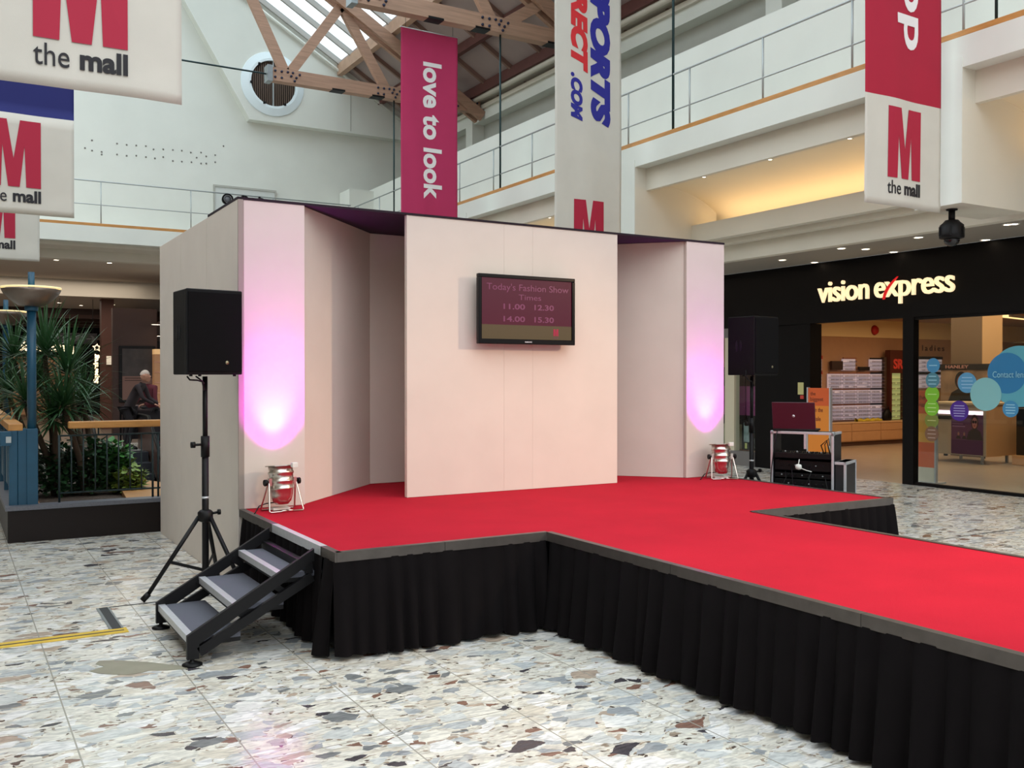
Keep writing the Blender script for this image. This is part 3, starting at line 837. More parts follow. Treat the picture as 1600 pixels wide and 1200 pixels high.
for yy in (Y0s-.018, Y1s-.012):
    m_ = MB()
    # upper stringer and lower rail of the folding frame
    m_.prism([(1.125-1.14, .035), (1.125-1.14, .165), (1.85-1.14, .585), (1.85-1.14, .515), (1.19-1.14, .115), (1.19-1.14, .035)], yy-5.9, yy+.03-5.9, 'y')
    m_.build('stringer', BLACKM, st)
    l_ = MB(); l_.beam((1.19-1.14, yy+.015-5.9, .07), (1.84-1.14, yy+.015-5.9, .42), .03, .055); l_.build('lower_rail', BLACKM, st)
    for (a, bq) in (((1.40, .19), (1.49, .27)), ((1.62, .31), (1.70, .40))):
        w_ = MB(); w_.beam((a[0]-1.14-.02, yy+.036-5.9 if yy < 6 else yy-.006-5.9, a[1]+.09), (bq[0]-1.14, yy+.036-5.9 if yy < 6 else yy-.006-5.9, bq[1]-.07), .012, .035); w_.build('link', BLACKM, st)
    ft = MB(); ft.lathe([(.055, 0), (.055, .008), (.03, .018), (.012, .022), (.012, .045)], (1.155-1.14, yy+.015-5.9, 0), 20); ft.build('foot', BLACKP, st)
sbx('back_bar', 1.80, 1.845, Y0s-.01, Y1s+.01, .44, .50, BLACKM)
kb = MB(); kb.lathe([(.0, 0), (.03, 0), (.03, .02), (.0, .02)], (1.50-1.14, Y1s-.05-5.9, .22), 8, 0, (0, 1, 0)); kb.build('knob', BLACKP, st)

# ---- loudspeakers on stands
def speaker(x, y, zb, label, badge=True, yaw=9):
    t = thing('loudspeaker', (x, y, zb), math.radians(yaw), label, 'loudspeaker', 'loudspeakers flanking the stage')
    W2, BK, Dp, Hh = .205, .165, .36, .60
    outp = [(-W2, -Dp/2), (W2, -Dp/2), (W2-.01, -Dp/2+.06), (BK, Dp/2), (-BK, Dp/2), (-W2+.01, -Dp/2+.06)]
    c = MB(); c.prism(outp, 0.0, Hh, 'z'); ob = c.build('cabinet', mat('speaker_black', (15, 13, 15), 0.6, spec=.2, bump=0.3, bscale=260), t)
    bv = ob.modifiers.new('b', 'BEVEL'); bv.width = .008; bv.segments = 2
    g_ = MB(); g_.box(-W2+.012, W2-.012, -Dp/2-.012, -Dp/2-.001, .02, Hh-.02, bev=.006); g_.build('grille', mat('speaker_grille', (10, 9, 11), 0.7, spec=.15, bump=0.6, bscale=900), t)
    bg_ = MB(); bg_.lathe([(0, .004), (.012, .003), (.014, 0)], (.085 if badge else 0.1, -Dp/2-.012, .085), 16, 0, (0, -1, 0), sx=1.0)
    bg_.build('badge', mat('gilt_badge', (150, 140, 112), 0.4, 0.8), t)
    # pair of grip recesses in the side, as inset dark pads
    d = Vector((-BK, Dp/2, 0)) - Vector((-W2+.01, -Dp/2+.06, 0)); d.normalize(); n_ = Vector((-d.y, d.x, 0))
    for s in (-1, 1):
        cpt = Vector((-W2+.01, -Dp/2+.06, 0)) + d*(.15+s*.028) + n_*.001
        hd = MB(); M = Matrix((d, Vector((0, 0, 1)), n_)).transposed().to_4x4(); M.translation = cpt + Vector((0, 0, .30))
        pts = [(.016*math.cos(a)*(1 if abs(math.sin(a)) < .9 else .8), .055*math.sin(a)) for a in [2*PI*k/16 for k in range(16)]]
        hd.prism(pts, -.004, .003, 'z', M=M); hd.build('grip', mat('grip_black', (6, 6, 7), 0.9), t)
    for (px, py) in ((-.15, -.12), (.17, -.12), (.0, .1)):
        f_ = MB(); f_.lathe([(.012, 0), (.012, -.012)], (px, py, 0), 10); f_.build('foot', BLACKP, t)
    return t
def stand(x, y, hub, top, feet, label, braces=True):
    t = thing('speaker_stand', (x, y, 0), 0, label, 'speaker stand', 'speaker stands')
    p = MB(); p.tube([(0, 0, .06), (0, 0, 1.12)], .024, 14); p.build('pole', BLACKM, t)
    p = MB(); p.tube([(0, 0, 1.08), (0, 0, top)], .018, 14); p.build('inner_pole', BLACKM, t)
    p = MB(); p.tube([(0, 0, 1.02), (0, 0, 1.17)], .031, 14); p.build('collar', BLACKP, t)
    p = MB(); p.tube([(-.02, -.01, 1.11), (-.09, -.02, 1.11)], .009, 8); p.tube([(-.075, -.02, 1.11), (-.105, -.02, 1.11)], .022, 8); p.build('knob', BLACKP, t)
    p = MB(); p.lathe([(.028, -.05), (.05, -.04), (.055, -.02), (.055, .02), (.04, .035), (.028, .04)], (0, 0, hub), 14); p.build('hub', BLACKP, t)
    p = MB(); p.tube([(.03, -.02, hub+.01), (.09, -.03, hub+.02)], .009, 8); p.tube([(.08, -.03, hub+.02), (.1, -.03, hub+.02)], .02, 8); p.build('hub_knob', BLACKP, t)
    p = MB(); p.tube([(0, 0, .72), (0, 0, .735)], .026, 14); p.build('band', ALU, t)
    for (fx, fy) in feet:
        l = MB(); hz = Vector((fx, fy, 0)).normalized()*.045
        l.tube([(hz.x, hz.y, hub-.01), (fx*.93, fy*.93, .045)], .0155, 10); lg = l.build('leg', BLACKM, t)
        r_ = MB(); r_.tube([(fx*.90, fy*.90, .062), (fx, fy, .018)], .022, 10); r_.build('rubber_foot', BLACKP, lg)
        if braces:
            b_ = MB(); b_.beam((0, 0, .20), (fx*.56, fy*.56, hub*.46), .008, .022); b_.build('brace', BLACKM, t)
    return t
stand(1.59, 7.04, .60, 1.60, [(-.42, .07), (.235, -.33), (.20, .42)], 'black tripod stand between the steps and the grey flat wall')
speaker(1.59, 7.04, 1.612, 'black loudspeaker on a tripod beside the pink lit column')
cb = MB(); cb.tube([(1.44, 6.92, 1.60), (1.46, 6.93, 1.575), (1.52, 6.96, 1.572), (1.56, 6.99, 1.56), (1.575, 7.0, 1.50)], .006, 6)
cb.tube([(1.50, 6.92, 1.60), (1.53, 6.94, 1.58), (1.57, 6.98, 1.55)], .006, 6)
tag(cb.build('speaker_cable', BLACKP), 'black cable looping under the loudspeaker nearest the steps', 'cable')
stand(7.17, 7.25, .60, 1.60, [(-.34, .1), (.20, -.30), (.25, .3)], 'black tripod stand beyond the stage beside the equipment rack')
speaker(7.17, 7.25, 1.612, 'violet tinged black loudspeaker on a tripod in front of the optician shopfront')
cb = MB(); cb.tube([(6.96, 7.12, 1.66), (6.94, 7.10, 1.60), (7.02, 7.14, 1.56), (7.12, 7.2, 1.55), (7.15, 7.2, 1.5)], .006, 6)
tag(cb.build('speaker_cable', BLACKP), 'black cable looping under the loudspeaker by the shopfront', 'cable')
# ================================================================== hanging banners
FABW = mat('banner_white', (206, 202, 192), 0.85, var=0.03, vscale=3, bump=0.1, bscale=300)
FABM = mat('banner_magenta', (184, 44, 92), 0.8, var=0.03, vscale=3)
FABR = mat('banner_red', (170, 18, 52), 0.8, var=0.03, vscale=3)
FABN = mat('banner_navy', (24, 30, 100), 0.8, var=0.03, vscale=3)
PR = mat('print_red', (172, 20, 56), 0.7)
PK = mat('print_black', (30, 28, 34), 0.7)
PB = mat('print_blue', (34, 34, 140), 0.7)
PRD = mat('print_scarlet', (206, 38, 44), 0.7)
PW = mat('print_white', (236, 230, 230), 0.7)
BW = 1.2
def wave(x, z, ph):
    return .010*math.sin(5.2*x + ph + .4*z) + .006*math.sin(1.7*z + ph) + .004*math.sin(11*x + 1.3*z + ph*2)
def banner(X0, Y, zb, zt, regions, mats, ph, label, texts, logo=True, slant=0.0):
    t = thing('hanging_banner', (X0, Y, zb), 0, label, 'banner', 'hanging banners')
    zs = set([0.0, .07, zt-zb])
    for r in regions: zs.add(r[0]-zb); zs.add(r[1]-zb)
    z = 0.0
    while z < zt-zb: zs.add(z); z += .12
    zs = sorted(zs); nx = 28
    vs = []; fs = []; mi = []
    for z in zs:
        for i in range(nx+1):
            x = BW*i/nx
            hem = -.006 if z <= .07 and z > 0 else 0
            vs.append((x, wave(x, z, ph)*min(1, (zt-zb-z)*1.5+.2) + hem, z))
    mb = MB()
    for j in range(len(zs)-1):
        zc = (zs[j]+zs[j+1])/2 + zb; m = 0
        for (a, b, k) in regions:
            if a <= zc <= b: m = k
        for i in range(nx):
            a = j*(nx+1)+i
            fs.append((a, a+1, a+nx+2, a+nx+1)); mi.append(m)
    mb.v = vs; mb.f = fs; mb.m = mi; mb.sm = [True]*len(fs)
    fb = mb.build('fabric', mats, t)
    md = fb.modifiers.new('s', 'SOLIDIFY'); md.thickness = .0015; md.offset = 1
    for zz in (zt-zb,):
        p = MB(); p.tube([(-.01, .004, zz), (BW+.01, .004, zz)], .012, 8); p.build('batten', ALU, t)
    def put(me, name, m, M):
        me.transform(M)
        for v in me.vertices:
            v.co.y += wave(v.co.x, v.co.z, ph)*min(1, (zt-zb-v.co.z)*1.5+.2) - .006
        me.name = name; me.materials.clear(); me.materials.append(m)
        o = bpy.data.objects.new(name, me); COL.objects.link(o); o.parent = t
    if logo:
        me_ = MB(); n = len(M_OUT)
        # subdivide the emblem outline so that it follows the cloth
        pts = [(.335+x*.533, .29+logo_dz+z*.72) for x, z in M_OUT] if False else [(.335+x*.533, .29+z*.72) for x, z in M_OUT]
        me_.prism(pts, -.0005, .0005, 'y')
        mm = me_.mesh('logo', PR)
        bm = bmesh.new(); bm.from_mesh(mm); bmesh.ops.triangulate(bm, faces=bm.faces)
        bmesh.ops.subdivide_edges(bm, edges=bm.edges, cuts=3, use_grid_fill=False); bmesh.ops.triangulate(bm, faces=bm.faces); bm.to_mesh(mm); bm.free()
        put(mm, 'logo', PR, Matrix.Identity(4))
        put(fit_text('the', .20, .135, .0), 'lettering', PK, frame((.335, 0, .125), (1, 0, 0), (0, 0, 1)))
        put(fit_text('mall', .275, .135, .035), 'lettering', PK, frame((.335+.258, 0, .125), (1, 0, 0), (0, 0, 1)))
    for (s, w_, h_, bold, shear, m, ox, oz, mode) in texts:
        me = fit_text(s, w_, h_, bold, shear)
        if mode == 'down':  # reading downwards, tops to the right
            put(me, 'lettering', m, frame((ox, 0, oz-zb), (0, 0, -1), (1, 0, 0)))
        else:               # reading upwards, tops to the left
            put(me, 'lettering', m, frame((ox, 0, oz-zb), (0, 0, 1), (-1, 0, 0)))
    for x in (.1, BW-.1):
        c = MB(); c.tube([(x, 0, zt-zb), (x, 0, zt-zb+.5)], .004, 5); c.build('hanging_wire', ROD, t)
    return t
LX, RX = 0.11, 7.88
banner(LX, 6.42, 3.36, 7.6, [(3.36, 4.45, 0), (4.45, 7.6, 1)], [FABW, FABM], .4, 'nearest white banner at the upper left with large red M and the words the mall', [])
banner(LX-.10, 11.62, 3.36, 7.6, [(3.36, 4.44, 0), (4.44, 7.6, 1)], [FABW, FABN], 1.9, 'white banner with a navy upper part, second of the left row', [])
banner(LX-.10, 16.3, 3.40, 7.6, [(3.36, 4.44, 0), (4.44, 7.6, 1)], [FABW, FABM], 3.1, 'smallest and furthest white banner of the left row, above the lamp bowl', [])
banner(RX, 6.42, 3.34, 7.6, [(3.34, 4.44, 0), (4.44, 7.6, 1)], [FABW, FABR], 2.4, 'red and white banner beside the dome camera, large letters do reading upwards', [
    ('do', .80, .34, .02, 0, PW, .82, 4.97, 'up')])
bx = on_y(867, 300, 11.62).x
banner(bx, 11.62, 3.2, 9.0, [], [FABW], 1.1, 'white banner with blue and red sports shop lettering reading downwards', [
    ('SPORTS', 2.25, .37, .07, .28, PB, .62, 7.58, 'down'), ('DIRECT', 1.62, .30, .065, .28, PRD, .27, 7.70, 'down'), ('.COM', .70, .20, .06, .28, PB, .27, 6.06, 'down')])
bx = on_y(625, 300, 16.65).x
banner(bx, 16.65-.05, 3.3, 8.2, [], [FABM], 2.0, 'magenta banner hanging from the roof truss with white words love to look', [
    ('love to look', 2.62, .40, .03, 0, PW, .46, 7.62, 'down')], logo=False)

# ================================================================== dome camera
t = thing('dome_camera', (9.56, 6.62, 3.05), 0, 'black dome security camera hanging under the balcony pier', 'camera')
b = MB(); b.tube([(0, 0, .26), (0, 0, .40)], .035, 12); b.lathe([(.06, .385), (.06, .40)], (0, 0, 0), 12); b.build('bracket', BLACKP, t)
b = MB(); b.lathe([(.0, .28), (.07, .275), (.09, .25), (.125, .22), (.13, .12), (.13, .08), (.10, .07), (.0, .07)], (0, 0, 0), 24); b.build('housing', BLACKM, t)
b = MB(); b.lathe([(.085, .07), (.083, .05), (.07, .02), (.045, -.004), (.0, -.015)], (0, 0, 0), 24); b.build('dome', mat('smoked_dome', (30, 28, 30), 0.08), t)
for k in range(6):
    a = k*PI/3; b = MB(); b.box(-.008, .008, .125, .142, .1, .2, M=Matrix.Rotation(a, 4, 'Z')); b.build('rib', BLACKP, t)

# ================================================================== optician's shopfront
def fbox(name, y0, y1, z0, z1, x0, x1, m, par=None): return box(name, x0, x1, y0, y1, z0, z1, m, par)
YO0, YO1 = on_x(1413, 600, XS).y, on_x(1267, 600, XS).y      # doorway
YP0 = on_x(1430, 600, XS).y                                    # post
YD1 = on_x(1180, 600, XS).y                                    # dark pier edge
YW1 = on_x(1120, 600, XS).y
sf = MB().box(XS-.03, XS+.12, -2, 24, 2.47, 3.45)
fas = sf.build('fascia_board', BLACKW); tag(fas, 'long black fascia board over the optician shop, carrying the lit sign', 'fascia')
struct('wall_shopfront', MB().box(XS-.02, XS+.25, YO1, YO1+.42, 0, 2.47).box(XS-.0, XS+.25, YO1+.42, YD1, 0, 2.47), BLACKW)
struct('wall_shop_divider', MB().box(XS+.13, 13.4, 15.2, 15.4, 0, 3.45), CREAM)
struct('trim_50', MB().box(XS-.04, XS+.08, YP0, YO0, 0, 2.47), BLACKW)
struct('trim_51', MB().box(XS-.02, XS+.06, 4.0, YP0, 0, .045).box(XS-.02, XS+.06, 4.0, YP0, 2.43, 2.47), BLACKW)
struct('window_3', MB().box(XS+.012, XS+.022, 4.0, YP0, .045, 2.43), GLASS)
# left display window
struct('window_4', MB().box(XS+.012, XS+.022, YD1, 15.2, .26, 2.3), GLASS)
struct('trim_52', MB().box(XS-.03, XS+.08, YD1, 15.2, 0, .26).box(XS-.03, XS+.08, YD1, 15.2, 2.3, 2.47), mat('grey_riser', (112, 108, 106), 0.5))
yf = on_x(1143, 600, XS).y
struct('trim_53', MB().box(XS-.03, XS+.10, yf-.10, yf+.14, .26, 2.3), mat('cream_frame', (206, 196, 172), 0.5))
struct('wall_shop_rear', MB().box(26.8, 27, 4.0, 15.2, 0, 2.95), mat('shop_wall_beige', (178, 138, 104), 0.8, var=.03))
struct('wall_shop_side', MB().box(XS+.25, 27, 15.2, 15.4, 0, 2.52), mat('shop_wall_beige'  , (178, 138, 104)))
struct('trim_54', MB().box(XS+.25, 27, 15.14, 15.4, 2.52, 2.95), mat('shop_wall_cream', (240, 216, 160), 0.8))
struct('ceiling', MB().box(XS+.12, 27, 4.0, 15.2, 2.93, 3.05), mat('shop_ceiling', (170, 132, 100), 0.8))
struct('wall_shop_near', MB().box(XS+.1, 27, 3.8, 4.0, 0, 3.0), mat('shop_wall_beige', (0, 0, 0)))
# square column
cq = on_x(1535, 560, 17.5)
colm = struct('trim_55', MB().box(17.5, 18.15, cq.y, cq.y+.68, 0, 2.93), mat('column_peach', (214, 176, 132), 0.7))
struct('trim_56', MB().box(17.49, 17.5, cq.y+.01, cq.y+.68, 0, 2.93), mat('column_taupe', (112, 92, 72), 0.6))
# glowing ceiling slot and round light
p = on_z(1541, 491, 2.9)
qc = on_x(1541, 491.5, 17.25)
t = thing('ceiling_light', (qc.x, qc.y, qc.z), 0, 'glowing oval light hanging in front of the square column inside the shop', 'ceiling light')
b = MB(); b.lathe([(.10, .08), (.125, .03), (.105, -.005)], (0, 0, 0), 24, hollow=True); b.build('ring', WHITE, t)
b = MB(); b.lathe([(0, -.015), (.105, -.005)], (0, 0, 0), 24); b.build('diffuser', mat('shop_lamp', (255, 240, 210), .4, emit=(255, 236, 200), estr=2.5), t)
q0 = on_z(1568, 494, 2.9)
qd = on_z(1612, 499, 2.9)
t = thing('ceiling_light', (q0.x, q0.y, 2.9), math.atan2(qd.y-q0.y, qd.x-q0.x)-PI/2, 'long warm light slot in the shop ceiling at the right', 'ceiling light')
Ls = (qd-q0).length
MB().box(-.10, .10, 0, Ls, -.012, .03).build('diffuser', mat('warm_slot', (255, 214, 150), .4, emit=(255, 206, 140), estr=1.1), t)
MB().box(-.14, -.10, 0, Ls, -.02, .03).box(.10, .14, 0, Ls, -.02, .03).build('frame', WHITE, t)
# red alarm sounder
q = on_y(1366, 516, 15.14)
t = thing('alarm_sounder', (q.x, 15.14, q.z), 0, 'small red round alarm sounder high on the shop wall', 'alarm')
b = MB(); b.lathe([(.10, 0), (.11, .03), (.09, .06), (.0, .075)], (0, 0, 0), 20, 0, (0, -1, 0)); b.build('body', mat('alarm_red', (190, 30, 24), 0.4), t)
b = MB(); b.lathe([(.12, -.001), (.12, .008)], (0, 0, 0), 20, 0, (0, -1, 0)); b.build('base', mat('alarm_base', (150, 30, 24), .5), t)

# the lit sign
sg = thing('shop_sign', (XS-.03, 10.85, 2.80), 0, 'lit cream letters of the optician name with a red tick through the x', 'sign')
SIGN = mat('sign_cream', (255, 236, 196), 0.4, emit=(255, 226, 178), estr=.5)
def fit_h(txt, w_, bold, extrude, ref='x'):
    me = text_me(txt, 1.0, bold, 0.0, .01, 'LEFT', .96)
    a, b, c, d = text_dims(me)
    rx = text_me('x', 1.0, bold, 0.0, .01, 'LEFT'); _, _, _, xh = text_dims(rx); bpy.data.meshes.remove(rx)
    me.transform(Matrix.Diagonal((w_/(b-a), .225/xh, extrude/.01, 1)) @ Matrix.Translation((-a, 0, 0)))
    return me
yl = on_x(1278, 470, XS-.06).y; yr = on_x(1357, 460, XS-.06).y; y2 = on_x(1366, 460, XS-.06).y; y3 = on_x(1491, 450, XS-.06).y
place_me(fit_h('vision', yl-yr, .010, .02), 'lettering', SIGN, sg, Matrix.Translation((-.03, -(10.85-yl), 0)) @ frame((0, 0, 0), (0, -1, 0), (0, 0, 1)))
place_me(fit_h('express', y2-y3, .010, .02), 'lettering', SIGN, sg, Matrix.Translation((-.03, -(10.85-y2), 0)) @ frame((0, 0, 0), (0, -1, 0), (0, 0, 1)))
a0 = on_x(1382, 468, XS-.06); a1 = on_x(1404, 432, XS-.06)
tk = MB(); nn = 12; pts = []; 
for i in range(nn+1):
    s_ = i/nn; yy = a0.y + (a1.y-a0.y)*s_ + .05*math.sin(PI*s_); zz = a0.z + (a1.z-a0.z)*s_ - .0
    wd = .036*(1-s_)**.6*(0.35+s_*1.2) + .006
    pts.append((yy-10.85, zz-2.80, wd))
poly = [(y+wd, z) for y, z, wd in pts] + [(y-wd, z) for y, z, wd in reversed(pts)]
tk.prism(poly, -.062, -.045, 'x'); tk.build('tick', mat('tick_red', (200, 20, 24), 0.4, emit=(200, 16, 20), estr=.4), sg)

# stickers on the glass
def disc(u, v, r, name, col, label, lines=0, alpha=.8, textc=(150, 200, 220), off=0.0, grp='round window stickers', heavy=False):
    q = on_x(u, v, XS+.004-off); d = q.x*0 + (q.x*SN + q.y*CS)
    R = r/F*d
    t = thing('window_sticker', (XS+.006-off, q.y, q.z), 0, label, 'sticker', grp)
    b = MB(); b.lathe([(0, 0), (R, 0), (R, .002), (0, .002)], (0, 0, 0), 40, 0, (-1, 0, 0), smooth=False)
    b.build('disc', mat(name, col, .5, alpha=alpha), t)
    lm = MB()
    for i in range(lines):
        zz = R*.5 - i*R/max(1, lines-1)*1.0 if lines > 1 else 0
        hw = math.sqrt(max(0, R*R - zz*zz))*.62
        lm.box(-.004, -.0025, -hw, hw, zz-.006*(1.6 if heavy else 1), zz+.006)
    if lines: lm.build('print', mat(name+'_print', textc, .6), t)
    return t
disc(1458, 571, 11.5, 'sticker_blue', (70, 150, 200), 'small sky blue sticker topping the column of circles by the black post', 1)
disc(1457, 594, 12, 'sticker_teal', (80, 140, 160), 'small grey teal sticker second in the column of circles', 3, .75, off=.003)
disc(1456.5, 616, 12.5, 'sticker_green', (130, 196, 52), 'bright green sticker third in the column of circles', 1, .85, (190, 220, 140))
disc(1456, 637, 12.5, 'sticker_green', (130, 196, 52), 'bright green sticker fourth in the column, below the other green one', 3, .85, (190, 220, 140), off=.003)
disc(1456, 657, 12, 'sticker_olive', (128, 140, 60), 'olive translucent sticker fifth in the column of circles', 1, .7, (180, 180, 120))
disc(1456, 678, 12, 'sticker_brown', (128, 90, 70), 'brown translucent sticker lowest in the column of circles', 3, .7, (170, 150, 140), off=.003)
disc(1511, 598, 16, 'sticker_pale_blue', (92, 160, 204), 'mid blue sticker left of the big overlapping circles', 4, .85, (150, 190, 220))
disc(1499, 642, 16, 'sticker_purple', (74, 34, 140), 'purple sticker with five lines of print above the purple poster', 5, .95, (170, 160, 210))
disc(1592, 588, 48, 'sticker_teal_big', (96, 176, 196), 'largest pale teal sticker at the right edge of the photo', 0, .8)
disc(1573, 583, 32, 'sticker_deep_blue', (48, 130, 184), 'deep blue sticker lying over the largest teal circle', 0, .8, off=.003)
disc(1540, 616, 26, 'sticker_aqua', (140, 200, 206), 'pale aqua sticker overlapping the lower left of the big circles', 0, .82, off=.006)
disc(1579, 639, 13, 'sticker_blue', (70, 150, 200), 'small blue sticker below the big teal circle', 4, .9, off=.006)
lt = thing('window_lettering', (XS-.012, 8.0, 1.6), 0, 'faint pale words contact lenses across the big blue circles', 'lettering')
ql = on_x(1551, 590, XS-.012); qr = on_x(1612, 588, XS-.012)
place_me(fit_text('Contact lenses', ql.y-qr.y, .085, extrude=.001), 'lettering', mat('pale_print', (140, 196, 216), .6), lt, Matrix.Translation((0, ql.y-8.0, ql.z-1.6)) @ frame((0, 0, 0), (0, -1, 0), (0, 0, 1)))

# notices on the dark pier
q = on_x(1251, 607, XS-.03)
t = tag(box('notice', XS-.032, XS-.021, q.y-.06, q.y+.06, q.z-.10, q.z+.10, mat('notice_cream', (196, 190, 130), .6)), 'small cream notice stuck on the dark pier left of the shop doorway', 'notice')
q = on_x(1253, 620.5, XS-.03)
tag(box('notice', XS-.032, XS-.021, q.y-.035, q.y+.035, q.z-.03, q.z+.03, mat('notice_red', (190, 60, 50), .6)), 'tiny red and white notice below the cream one on the dark pier', 'notice')

# ---- spectacles displays on the side wall
def spectacles(name='spectacles'):
    b = MB()
    for s in (-1, 1):
        n = 10; vs = []
        for k in range(n):
            a = 2*PI*k/n
            vs.append((s*.034+.026*math.cos(a), 0, .017*math.sin(a)))
        vs2 = [(s*.034+.017*math.cos(2*PI*k/n), 0, .008*math.sin(2*PI*k/n)) for k in range(n)]
        b.add(vs+vs2+[(x, .003, z) for x, y, z in vs], [(k, (k+1) % n, n+(k+1) % n, n+k) for k in range(n)] + [(k, (k+1) % n, 2*n+(k+1) % n, 2*n+k) for k in range(n)])
        b.beam((s*.060, 0, .008), (s*.058, .11, .008), .004, .005)
    b.box(-.009, .009, -.001, .003, .002, .007)
    return b
SPM = [mat('frame_dark', (34, 26, 28), .4), mat('frame_brown', (90, 50, 40), .4), mat('frame_purple', (70, 50, 100), .4)]
SPE = [spectacles().mesh('spectacles', m) for m in SPM]
SUNG = MB()
for s in (-1, 1): SUNG.lathe([(0, .003), (.026, .002), (.027, 0), (0, -.002)], (s*.034, 0, 0), 12, 0, (0, -1, 0), sy=.75)
SUNG.box(-.009, .009, -.001, .003, .002, .007); SUNG = SUNG.mesh('sunglasses', SPM[0])
def specs(x, y, z, label, grp, me=None, rz=0.0):
    o = bpy.data.objects.new('spectacles', me or random.choice(SPE)); COL.objects.link(o)
    o.location = (x, y, z); o.rotation_euler = (0, 0, rz); tag(o, label, 'spectacles', grp); return o
ORD = ['first', 'second', 'third', 'fourth', 'fifth', 'sixth', 'seventh', 'eighth', 'ninth', 'tenth', 'eleventh', 'twelfth', 'thirteenth', 'fourteenth']
def spl(c, b, r, k): return 'spectacles in the %s, %s, %s row, %s of three' % (c, b, ORD[r], ('left', 'middle', 'right')[k])
LITW = mat('lit_shelf_white', (226, 216, 224), .6, emit=(230, 214, 226), estr=.14)
SHELFG = mat('shelf_lilac', (150, 136, 150), .5)
DX0, DX1 = on_y(1295, 600, 15.1).x, on_y(1380, 600, 15.1).x
CW = (DX1-DX0)/4
zv = lambda v: on_y(1338, v, 15.1).z
du = 0
blocks = [(584, 606), (609, 630), (633, 656)]
for c in range(4):
    t = thing('display_unit', (DX0+CW*(c+.5), 15.12, zv(656)), 0, 'backlit wall display of spectacles above the drawers, ' + ['left column', 'second column', 'third column', 'right column with black headers'][c], 'display unit', 'spectacle display columns')
    bk = MB(); bk.box(-CW/2+.008, CW/2-.008, 0.0, .04, 0, zv(584)-zv(656)); bk.build('back_panel', LITW, t)
    for bi, (va_, vb) in enumerate(blocks + ([(561, 579)] if c in (1, 3) else [])):
        z1, z0 = zv(va_), zv(vb)
        if bi == 3:
            MB().box(-CW/2+.02, CW/2-.02, 0.0, .04, z0-zv(656), z1-zv(656)).build('back_panel', LITW, t)
        MB().box(-CW/2+.01, CW/2-.01, -.03, .0, z1-zv(656)-.0, z1-zv(656)+.035).build('header', mat('header_black', (24, 18, 20), .5) if c == 3 else mat('header_tan', (156, 104, 80), .6), t)
        rows = 3 if bi == 3 else 4
        for r in range(rows):
            zz = z0 + (z1-z0)*(r+.12)/rows
            sh_ = MB(); sh_.box(-CW/2+.012, CW/2-.012, -.09, 0, zz-zv(656)-.006, zz-zv(656)); sh_.build('shelf', SHELFG, t)
            for k in range(3):
                if random.random() < .08: continue
                specs(DX0+CW*(c+.5)+(k-1)*CW*.30, 15.06, zz+.022, spl(('left', 'second', 'third', 'right')[c] + ' column', ('top', 'middle', 'bottom', 'raised')[bi] + ' block', rows-1-r, k), 'spectacles on the backlit display')
for (c, ua, ub, va_, vb, m, lb) in ((0, 1299, 1316, 564, 578, mat('poster_dark_brown', (50, 30, 26), .5), 'small dark brown picture panel above the left spectacle column'), (2, 1342, 1358, 573, 579, mat('poster_black', (26, 18, 18), .5), 'small black brand panel above the third spectacle column')):
    a = on_y(ua, va_, 15.1); b_ = on_y(ub, vb, 15.1)
    tag(box('brand_poster', a.x, b_.x, 15.08, 15.14, b_.z, a.z, m), lb, 'panel')
# white rack with red headers at the left of the doorway view
a = on_y(1266, 556, 15.0); b_ = on_y(1292, 606, 15.0)
t = thing('sunglasses_rack', ((a.x+b_.x)/2, 15.15, b_.z), 0, 'white rack of dark sunglasses with red headers at the left of the shop doorway', 'rack')
W_ = b_.x-a.x; H_ = a.z-b_.z
MB().box(-W_/2, W_/2, 0, .05, 0, H_*.95).build('back_panel', LITW, t)
for zz in (H_*.95, H_*.47): MB().box(-W_/2, W_/2, -.03, .03, zz-.03, zz+.05).build('header', mat('header_red', (170, 50, 36), .5), t)
for r in range(8):
    zz = b_.z + H_*(.04 + r*.055 if r < 4 else .04 + .49 + (r-4)*.10) if False else b_.z + H_*(.03+.11*r if r < 4 else .53+.10*(r-4))
    MB().box(-W_/2+.01, W_/2-.01, -.06, 0, zz-b_.z-.02, zz-b_.z-.015).build('shelf', SHELFG, t)
    for k in range(3): specs((a.x+b_.x)/2+(k-1)*W_*.3, 15.11, zz+.01, 'dark sunglasses on the red headed rack, ' + ORD[7-r] + ' row from top, ' + ('left', 'middle', 'right')[k], 'sunglasses on the red headed rack', SUNG)
# narrow green lit cabinet with the red sign above, and bag
a = on_y(1391, 583, 15.0); b_ = on_y(1410, 655, 15.0)
t = thing('display_cabinet', ((a.x+b_.x)/2, 15.0, b_.z), 0, 'narrow brown cabinet with green lit shelves at the right of the doorway view', 'cabinet')
W_ = b_.x-a.x; H_ = a.z-b_.z; BR = mat('cabinet_brown', (86, 40, 28), .5)
MB().box(-W_/2-.06, -W_/2, -.05, .1, 0, H_+.55).build('side_panel', BR, t); MB().box(W_/2, W_/2+.10, -.05, .1, 0, H_+.55).build('side_panel', BR, t)
MB().box(-W_/2, W_/2, -.05, -.02, H_, H_+.55).build('head_panel', BR, t)
MB().box(-W_/2, W_/2, .06, .08, 0, H_).build('back_panel', mat('green_lit', (190, 196, 140), .5, emit=(196, 204, 130), estr=.2), t)
place_me(fit_text('SR', W_*.8, .24, .03, extrude=.01), 'lettering', mat('sign_dull_red', (190, 60, 46), .5, emit=(190, 56, 40), estr=.12), t, frame((-W_*.4, -.055, H_+.10), (1, 0, 0), (0, 0, 1)))
